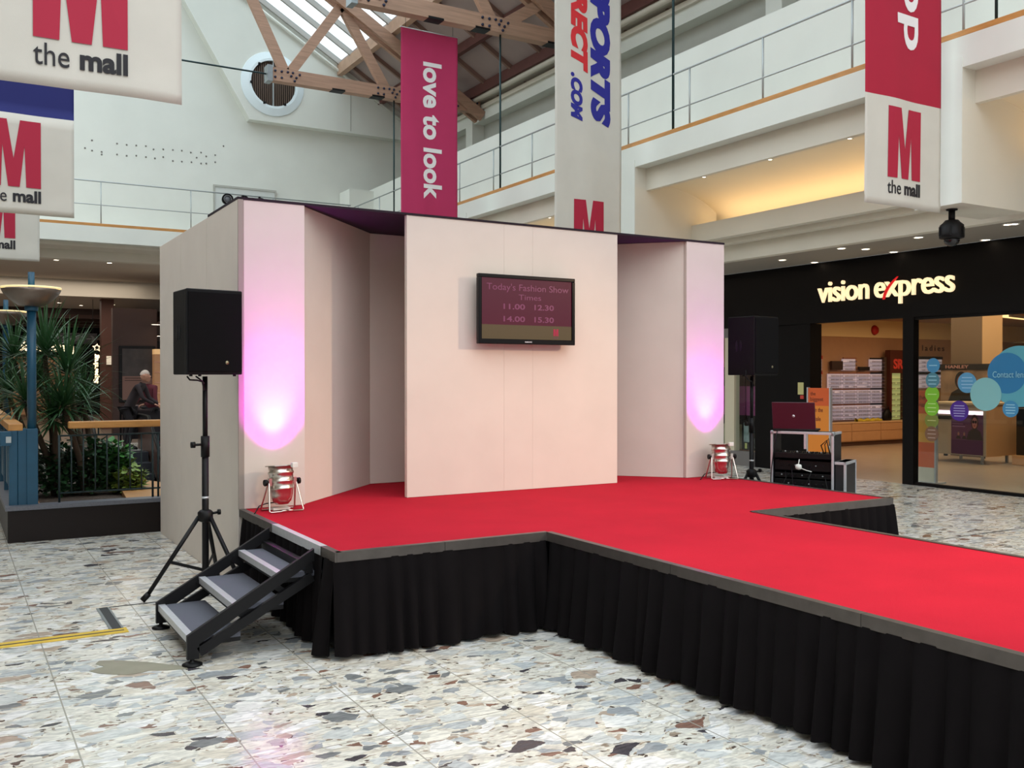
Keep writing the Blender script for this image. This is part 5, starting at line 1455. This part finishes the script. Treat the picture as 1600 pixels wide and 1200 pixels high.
shrub(1.42, 12.0, .27, .68, 1000, 12, 'dense dark green shrub in the middle behind the railing', LEAF2)
shrub(1.68, 12.1, .18, .62, 520, 13, 'bright green leafy shrub toward the escalator', mat('fresh_green', (70, 130, 58), .45, var=.35, vscale=5), .11)
shrub(1.80, 11.75, .15, .34, 260, 14, 'low yellow green variegated shrub at the right of the gravel bed', LEAFY, .10)

# ---- escalator coming up beyond the planter
es = thing('escalator', (3.08, 15.0, -3.55), 0, 'dark escalator rising behind the planter next to the grey flat wall', 'escalator')
ESW = .5
nst = 18
for i in range(nst):
    yy = .35*i; zz = .2*i*1.0
    MB().box(-ESW, ESW, yy, yy+.36, zz-.02, zz+.18, bev=.006).build('step', mat('step_dark', (44, 46, 52), .45, .4, var=.1), es)
L_ = nst*.35; Hh_ = nst*.2
for s in (-1, 1):
    x = s*(ESW+.06)
    MB().prism([(0, -.1), (L_, Hh_-.1), (L_+1.2, Hh_-.1), (L_+1.2, Hh_+.62), (L_, Hh_+.62), (0, .75)], x-.02, x+.02, 'x').build('balustrade', mat('bronze_balustrade', (96, 70, 62), .35, .2), es)
    hb = MB(); hb.tube([(x, 0, .82), (x, L_, Hh_+.70), (x, L_+1.2, Hh_+.70), (x, L_+1.45, Hh_+.55), (x, L_+1.3, Hh_+.3)], .035, 10); hb.build('handrail', BLACKP, es)
    MB().prism([(0, -.5), (L_, Hh_-.5), (L_, Hh_+.0), (0, .0)], x+s*.03-.05, x+s*.03+.05, 'x').build('skirt_panel', mat('tan_cladding', (150, 112, 84), .6), es)

# ================================================================== arcade beyond
# hanging direction board
p = on_y(87, 520, 31.6); q = on_y(152, 538, 31.6)
t = thing('direction_sign', (p.x, 31.6, q.z), 0, 'dark hanging direction board with grey circles and an arrow', 'sign')
W_ = q.x-p.x; H_ = p.z-q.z
MB().box(0, W_, 0, .06, 0, H_, bev=.01).build('board', mat('board_dark', (22, 22, 24), .5), t)
DG = mat('dim_grey_print', (86, 86, 88), .6)
for k in range(4):
    c = MB(); c.lathe([(.075*H_/.36*1.4, 0), (.075*H_/.36*1.4, .004), (.05, .004), (.05, 0)], (W_*(.12+.16*k), 0, H_/2), 20, 0, (0, -1, 0), smooth=False, hollow=True); c.build('symbol', DG, t)
ar = MB(); ax0 = W_*.74
ar.prism([(ax0, H_*.45), (ax0+.17, H_*.45), (ax0+.10, H_*.2), (ax0+.16, H_*.2), (ax0+.27, H_*.5), (ax0+.16, H_*.8), (ax0+.10, H_*.8), (ax0+.17, H_*.55), (ax0, H_*.55)], -.004, -.001, 'y'); ar.build('arrow', DG, t)
for x in (.1*W_, .9*W_): MB().tube([(x, .03, H_), (x, .03, 3.95-q.z)], .008, 6).build('hanger', BLACKM, t)
# far shop with lit script lettering
SGL = mat('lit_script', (255, 236, 190), .5, emit=(255, 226, 180), estr=1.4)
YS = 44.0
a = on_y(20, 520, YS); b_ = on_y(176, 555, YS)
t = thing('far_shop_sign', (a.x, YS, b_.z), 0, 'lit cream script shop name on a black fascia far down the arcade', 'sign')
MB().box(-3, b_.x-a.x, 0, .2, -.1, a.z-b_.z+.8).build('fascia', BLACKW, t)
p0 = on_y(28, 548, YS); p1 = on_y(120, 535, YS)
place_me(fit_text('Superdrug', p1.x-p0.x, .50, .04, .25, extrude=.02), 'lettering', SGL, t, frame((p0.x-a.x, -.03, p0.z-b_.z-.12), (1, 0, 0), (0, 0, 1)))
a2 = on_y(120, 555, 43.5); b2 = on_y(172, 640, 43.5)
t = thing('star_sign', (a2.x, 43.5, 0), 0, 'black wall panel with a lit star above vertical lit script', 'sign')
MB().box(-.1, b2.x-a2.x, 0, .1, 0, 3.3).build('panel', BLACKW, t)
sc_ = on_y(151.5, 543, 43.5); cx = sc_.x-a2.x
pts = []; pin = []
for k in range(10):
    r_ = .19 if k % 2 == 0 else .095; an = PI/2+k*PI/5; pts.append((cx+r_*math.cos(an), sc_.z+r_*math.sin(an))); pin.append((cx+r_*.62*math.cos(an), sc_.z+r_*.62*math.sin(an)))
s_ = MB(); vs = [(x, -.02, z) for x, z in pts]+[(x, -.02, z) for x, z in pin]; s_.add(vs, [(k, (k+1) % 10, 10+(k+1) % 10, 10+k) for k in range(10)]); s_.build('star', SGL, t)
v0 = on_y(150, 553, 43.5).z; v1 = on_y(150, 599, 43.5).z
place_me(fit_text('Superdrug', v0-v1, .24, .05, .2, extrude=.02), 'lettering', SGL, t, frame((cx+.1, -.03, v1), (0, 0, 1), (-1, 0, 0)))
# lit interior under the fascia
a3 = on_y(8, 557, 44.6); b3 = on_y(119, 600, 44.6)
t = thing('lit_shelving', (a3.x, 44.6, 0), 0, 'dim warm lit shelving inside the far shop behind the plants', 'shelving')
MB().box(0, b3.x-a3.x, 0, .1, 0, a3.z).build('back_panel', mat('warm_lit_shelf', (150, 110, 80), .6, emit=(190, 140, 96), estr=.15), t)
for k in range(6): MB().box(0, b3.x-a3.x, -.25, 0, .3+.4*k, .33+.4*k).build('shelf', BR, t)
# brown pillar and poster case
a4 = on_y(164, 500, 30.5); b4 = on_y(184, 500, 30.5)
struct('trim_70', MB().box(a4.x, b4.x, 31.2, 31.6, 0, 3.95), mat('pillar_brown', (92, 58, 48), .6))
a5 = on_y(186, 540, 27.6); b5 = on_y(243, 612, 27.6)
struct('wall_arcade_panel', MB().box(a5.x-.15, b5.x+.05, 27.64, 27.9, 0, 3.45), BROWNW)
t = thing('poster_case', (a5.x, 27.58, .9), 0, 'large black framed poster with a dark picture above and pale text below', 'poster case')
W_ = b5.x-a5.x; H_ = a5.z-.9
MB().box(0, W_, 0, .05, 0, H_, bev=.005).build('frame', BLACKM, t)
MB().box(.08, W_-.08, -.006, 0, H_*.46, H_-.08).build('picture', mat('dark_picture', (58, 50, 48), .5, var=.4, vscale=3), t)
MB().box(.08, W_-.08, -.006, 0, .06, H_*.46).build('text_sheet', mat('pinkish_sheet', (128, 96, 86), .6), t)
MB().box(.14, W_*.75, -.009, -.006, H_*.42, H_*.43).box(.14, W_*.6, -.009, -.006, H_*.38, H_*.388).build('printed_line', BLACKM, t)
# small lit box notice on the pillar
q = on_y(172, 563, 31.1); tag(box('lit_notice', q.x-.09, q.x+.09, 31.12, 31.19, q.z-.13, q.z+.13, mat('lit_notice_white', (230, 220, 200), .5, emit=(230, 214, 190), estr=.3)), 'small pale lit notice on the brown pillar', 'notice')
# lit shelves right by the grey flat wall
q = on_y(247, 555, 27.0); 
t = thing('lit_shelf_unit', (q.x, 27.2, 0), 0, 'slice of warm lit shelving just left of the grey flat wall', 'shelving')
MB().box(-.06, .9, 0, .3, 0, 2.2).build('carcass', mat('warm_lit_shelf', (0, 0, 0)), t)
for k in range(7): MB().box(-.06, .9, -.02, 0, .3+.28*k, .32+.28*k).build('shelf', mat('shelf_pink', (206, 150, 130), .5), t)
MB().box(-.06, .9, -.03, .3, 2.2, 2.34).build('head_panel', mat('head_lit', (230, 190, 140), .5, emit=(230, 180, 120), estr=.25), t)

# ---- market table and people
tb = thing('stall_table', (on_y(224, 600, 22.6).x, 22.9, 0), 0, 'dark stall table between the two shoppers', 'table')
MB().box(-.45, .45, -.3, .3, .82, .86, bev=.006).build('tabletop', mat('table_dark', (60, 44, 44), .5), tb)
for (x, y) in ((-.4, -.25), (.4, -.25), (-.4, .25), (.4, .25)): MB().box(x-.02, x+.02, y-.02, y+.02, 0, .82).build('leg', BLACKM, tb)
MB().box(-.44, .44, -.301, -.29, .2, .82).build('cloth_front', mat('table_cloth_dark', (34, 26, 30), .9), tb)
for i, (dx, w_, h_, c_, lb) in enumerate(((-.2, .3, .09, (130, 110, 110), 'low grey pile of goods on the stall table'), (.12, .24, .06, (20, 18, 22), 'black flat item on the stall table'))):
    o = MB().box(-w_/2, w_/2, -.1, .1, 0, h_, bev=.02).build('goods', mat('goods_%d' % i, c_, .6)); o.location = (tb.location.x+dx, 22.85, .861); tag(o, lb, 'goods')

def skin_body(name, nodes, edges, m, root, par):
    me = bpy.data.meshes.new(name)
    me.from_pydata([n[0] for n in nodes], edges, [])
    o = bpy.data.objects.new(name, me); COL.objects.link(o)
    md = o.modifiers.new('skin', 'SKIN'); md.use_smooth_shade = True
    sv = me.skin_vertices[0].data
    for i, n in enumerate(nodes): sv[i].radius = (n[1], n[2] if len(n) > 2 else n[1])
    sv[root].use_root = True
    sb = o.modifiers.new('sub', 'SUBSURF'); sb.levels = 1; sb.render_levels = 1
    dg = bpy.context.evaluated_depsgraph_get(); dg.update()
    nm = bpy.data.meshes.new_from_object(o.evaluated_get(dg)); nm.name = name
    bpy.data.objects.remove(o); bpy.data.meshes.remove(me)
    nm.materials.clear(); nm.materials.append(m)
    for p_ in nm.polygons: p_.use_smooth = True
    ob = bpy.data.objects.new(name, nm); COL.objects.link(ob); ob.parent = par
    return ob
def person(x, y, rz, lean, H, label, top, leg, hair, arm_r, arm_l, stride=.12, haircol=None):
    """faces local -Y; lean: forward shift of chest"""
    t = thing('person', (x, y, 0), rz, label, 'person', 'shoppers in the arcade')
    k = H/1.75
    V = lambda a, b, c: (a*k, b*k, c*k)
    sh_y = -lean; nk = V(0, -lean*1.08, 1.46-lean*.12)
    hd = Vector(V(0, -lean*1.25-.02, 1.63-lean*.16))
    def arm(s, e, h):
        return [V(s*.19, sh_y, 1.40-lean*.12), V(*e), V(*h)]
    aR = arm(-1, *arm_r); aL = arm(1, *arm_l)
    # body surface: pelvis root, torso, neck, arms, legs
    nodes = [(V(0, 0, .95), .155*k, .11*k), (V(0, -lean*.45, 1.15), .145*k, .10*k), (V(0, -lean*.9, 1.36-lean*.08), .165*k, .105*k), (nk, .058*k),
             (aR[0], .062*k), (aR[1], .046*k), (aR[2], .034*k), (aL[0], .062*k), (aL[1], .046*k), (aL[2], .034*k),
             (V(-.10, .02, .86), .088*k), (V(-.11, -stride, .50), .060*k), (V(-.11, -stride*.2, .10), .042*k), (V(-.11, -stride*.2-.15, .045), .040*k, .030*k),
             (V(.10, .02, .86), .088*k), (V(.11, stride*.3, .50), .060*k), (V(.11, stride, .10), .042*k), (V(.11, stride-.15, .045), .040*k, .030*k)]
    edges = [(0, 1), (1, 2), (2, 3), (2, 4), (4, 5), (5, 6), (2, 7), (7, 8), (8, 9), (0, 10), (10, 11), (11, 12), (12, 13), (0, 14), (14, 15), (15, 16), (16, 17)]
    skin_body('body', nodes, edges, top, 0, t)
    # trousers over the legs
    tn = [(V(0, 0, .93), .165*k, .118*k), (V(-.10, .02, .84), .098*k), (V(-.11, -stride, .50), .074*k), (V(-.11, -stride*.2, .11), .056*k), (V(.10, .02, .84), .098*k), (V(.11, stride*.3, .50), .074*k), (V(.11, stride, .11), .056*k)]
    skin_body('trousers', tn, [(0, 1), (1, 2), (2, 3), (0, 4), (4, 5), (5, 6)], leg, 0, t)
    for s, yy in ((-1, -stride*.2), (1, stride)):
        sh = MB(); sh.lathe([(0, 0), (.9, .02), (1, .3), (.8, .75), (.4, 1), (0, 1.05)], (0, 0, 0), 16)
        me = sh.mesh('shoe', BLACKP); me.transform(Matrix.Translation(V(s*.11, yy-.07, 0)) @ Matrix.Diagonal((.05*k, .135*k, .085*k, 1)))
        o = bpy.data.objects.new('shoe', me); COL.objects.link(o); o.parent = t
    # head with brow, nose, chin and ears
    bm = bmesh.new(); bmesh.ops.create_uvsphere(bm, u_segments=24, v_segments=16, radius=1)
    for v in bm.verts:
        c = v.co; c.x *= .076; c.y *= .096; c.z *= .118
        if c.z < 0: c.x *= 1 + c.z*3.2; c.y = c.y*(1 + c.z*1.2) - (.012 if c.y < 0 else 0)*(-c.z/.118)
        if c.y < -.05 and abs(c.x) < .016 and -.05 < c.z < .012: c.y -= .022*(1-abs(c.x)/.02)*(1-abs(c.z+.03)/.05)
        if c.y < -.05 and .012 < c.z < .03: c.y -= .005
        if c.y < -.06 and .0 < abs(abs(c.x)-.03) < .014 and -.005 < c.z < .012: c.y += .006
        if abs(c.x) > .07 and abs(c.y) < .03 and abs(c.z) < .035: c.x *= 1.17
    for v in bm.verts: v.co = hd + Matrix.Rotation(min(.5, lean), 3, 'X') @ (v.co*k)
    me = bpy.data.meshes.new('head'); bm.to_mesh(me); bm.free(); me.materials.append(SKIN)
    for p_ in me.polygons: p_.use_smooth = True
    o = bpy.data.objects.new('head', me); COL.objects.link(o); o.parent = t
    for s in (-1, 1):
        e = MB(); e.lathe([(0, .004), (.008, .002), (.009, 0)], (0, 0, 0), 10, 0, (0, -1, 0)); me = e.mesh('eye', BLACKP); me.transform(Matrix.Translation(hd+Vector((s*.028*k, -.088*k, .008*k)))); o = bpy.data.objects.new('eye', me); COL.objects.link(o); o.parent = t
    e = MB(); e.box(-.022, .022, -.004, .004, -.003, .003, bev=.002); me = e.mesh('mouth', mat('lips', (150, 84, 76), .5)); me.transform(Matrix.Translation(hd+Vector((0, -.088*k, -.052*k)))); o = bpy.data.objects.new('mouth', me); COL.objects.link(o); o.parent = t
    # hair cap
    bm = bmesh.new(); bmesh.ops.create_uvsphere(bm, u_segments=22, v_segments=14, radius=1)
    bmesh.ops.delete(bm, geom=[v for v in bm.verts if v.co.z < (-.05 if v.co.y > -.2 else .42)], context='VERTS')
    for v in bm.verts: v.co = hd + Matrix.Rotation(min(.5, lean), 3, 'X') @ (Vector((v.co.x*.084, v.co.y*.104+.004, v.co.z*.126+hair*(-.10 if v.co.z < .1 and v.co.y > 0 else 0)))*k)
    me = bpy.data.meshes.new('hair'); bm.to_mesh(me); bm.free(); me.materials.append(haircol)
    for p_ in me.polygons: p_.use_smooth = True
    o = bpy.data.objects.new('hair', me); COL.objects.link(o); o.parent = t
    # hands: palm, four fingers and a thumb
    for s, A in ((-1, aR), (1, aL)):
        wv = Vector(A[2]); d = (wv - Vector(A[1])).normalized(); sd = d.cross(Vector((0, 0, 1)))
        if sd.length < .1: sd = Vector((1, 0, 0))
        sd.normalize(); dn = Vector((0, 0, -1))
        nd = [(wv, .024*k, .018*k), (wv + d*.045*k, .034*k, .014*k), (wv + d*.085*k, .036*k, .013*k)]; ed = [(0, 1), (1, 2)]
        for j, ln in enumerate((.062, .074, .070, .054)):
            b0 = wv + d*.09*k + sd*(j-1.5)*.018*k; m1 = b0 + (d*.8+dn*.35).normalized()*ln*.5*k; m2 = m1 + (d*.4+dn*.8).normalized()*ln*.45*k
            n0 = len(nd); nd += [(b0, .009*k), (m1, .0085*k), (m2, .0075*k)]; ed += [(2, n0), (n0, n0+1), (n0+1, n0+2)]
        b0 = wv + d*.03*k - sd*s*.028*k; n0 = len(nd); nd += [(b0, .012*k), (b0 + (d*.7 - sd*s*.6).normalized()*.035*k, .010*k), (b0 + (d*.95 - sd*s*.25).normalized()*.062*k, .0085*k)]; ed += [(1, n0), (n0, n0+1), (n0+1, n0+2)]
        skin_body('hand', nd, ed, SKIN, 0, t)
    return t
q = on_y(201, 588, 22.3)
person(q.x+.0, 22.3, math.radians(62), .26, 1.78, 'person with white hair in a dark jacket bending over the stall table', mat('jacket_dark', (44, 34, 36), .9), mat('trousers_black', (26, 20, 24), .9), 0,
       ((-.24, -.38, 1.10), (-.12, -.58, .98)), ((.22, -.36, 1.10), (.14, -.58, .98)), haircol=mat('hair_white', (190, 172, 158), .8))
q = on_y(241, 588, 22.5)
person(q.x, 22.75, math.radians(-55), .10, 1.72, 'person in a dark red top standing at the right end of the stall table', mat('top_dark_red', (96, 36, 46), .9), mat('trousers_dark', (24, 20, 26), .9), .3,
       ((-.24, -.20, 1.08), (-.10, -.42, 1.02)), ((.24, -.16, 1.06), (.14, -.38, 1.0)), haircol=mat('hair_brown', (52, 34, 28), .8))
q = on_y(184, 620, 33)
person(q.x, 33.0, math.radians(10), .03, 1.70, 'distant person in blue jeans and pale shoes walking down the arcade', mat('top_brown', (110, 66, 50), .9), mat('jeans_blue', (58, 66, 86), .9), 0,
       ((-.27, .02, 1.10), (-.28, -.08, .86)), ((.27, .0, 1.10), (.28, .06, .86)), haircol=mat('hair_brown', (0, 0, 0)))

# ---- rack of spectacles and poster in the display window on the left of the shop
a = on_x(1152, 588, XS+.25); b_ = on_x(1180, 700, XS+.25)
t = thing('window_rack', (XS+.25, a.y, .27), 0, 'tall wire rack of sunglasses in the display window behind the further loudspeaker', 'rack')
W_ = a.y-b_.y
for yy in (-.02, -W_*.45): MB().box(0, .02, yy-.02, yy, 0, 1.9).build('upright', ALU, t)
MB().box(.1, .12, -W_, 0, .0, 1.9).build('back_panel', mat('window_back', (70, 62, 52), .6), t)
for k in range(14):
    zz = .55+.095*k
    MB().box(0, .1, -W_, 0, zz-.012, zz-.008).build('shelf', mat('shelf_warm', (140, 124, 96), .4), t)
    for j in range(int((W_-.1)/.16)): specs(XS+.27, a.y-.09-j*.16, .27+zz+.012, 'sunglasses in the left display window, ' + ORD[13-k] + ' row from top, ' + ORD[j] + ' across', 'sunglasses in the display window', SUNG if j % 2 else None, rz=-PI/2)
a = on_x(1160, 655, XS+.1); b_ = on_x(1181, 704, XS+.1)
t = thing('window_poster', (XS+.09, a.y, b_.z), 0, 'small black framed grey poster low in the left display window', 'poster')
MB().box(0, .03, b_.y-a.y, 0, 0, a.z-b_.z).build('frame', BLACKP, t)
MB().box(-.004, 0, b_.y-a.y+.03, -.05, .14, a.z-b_.z-.06).build('sheet', mat('sheet_grey', (126, 140, 140), .6, var=.4, vscale=9), t)
MB().box(-.006, 0, b_.y-a.y+.2, -.08, .02, .12).build('yellow_card', mat('card_yellow', (190, 186, 110), .6), t)
a = on_x(1120, 560, XS+.25); b_ = on_x(1137, 700, XS+.25)
t = thing('window_poster', (XS+.25, a.y+.6, .27), 0, 'tall pink and dark poster seen beside the violet lit column', 'poster')
for (z0, z1, c_) in ((0, .45, (150, 140, 110)), (.45, .62, (30, 24, 24)), (.62, 1.15, (150, 70, 120)), (1.15, 1.5, (60, 24, 22)), (1.5, 2.0, (170, 120, 70))):
    MB().box(0, .03, -1.6, 0, z0, z1).build('printed_band', mat('band_%d' % int(z0*100), c_, .6), t)
# wall mounted downlight above that window
downlight((XS+.6, 13.2, 2.92), 'small lit downlight in the shop ceiling left of the further loudspeaker', 'shop downlights', .07)
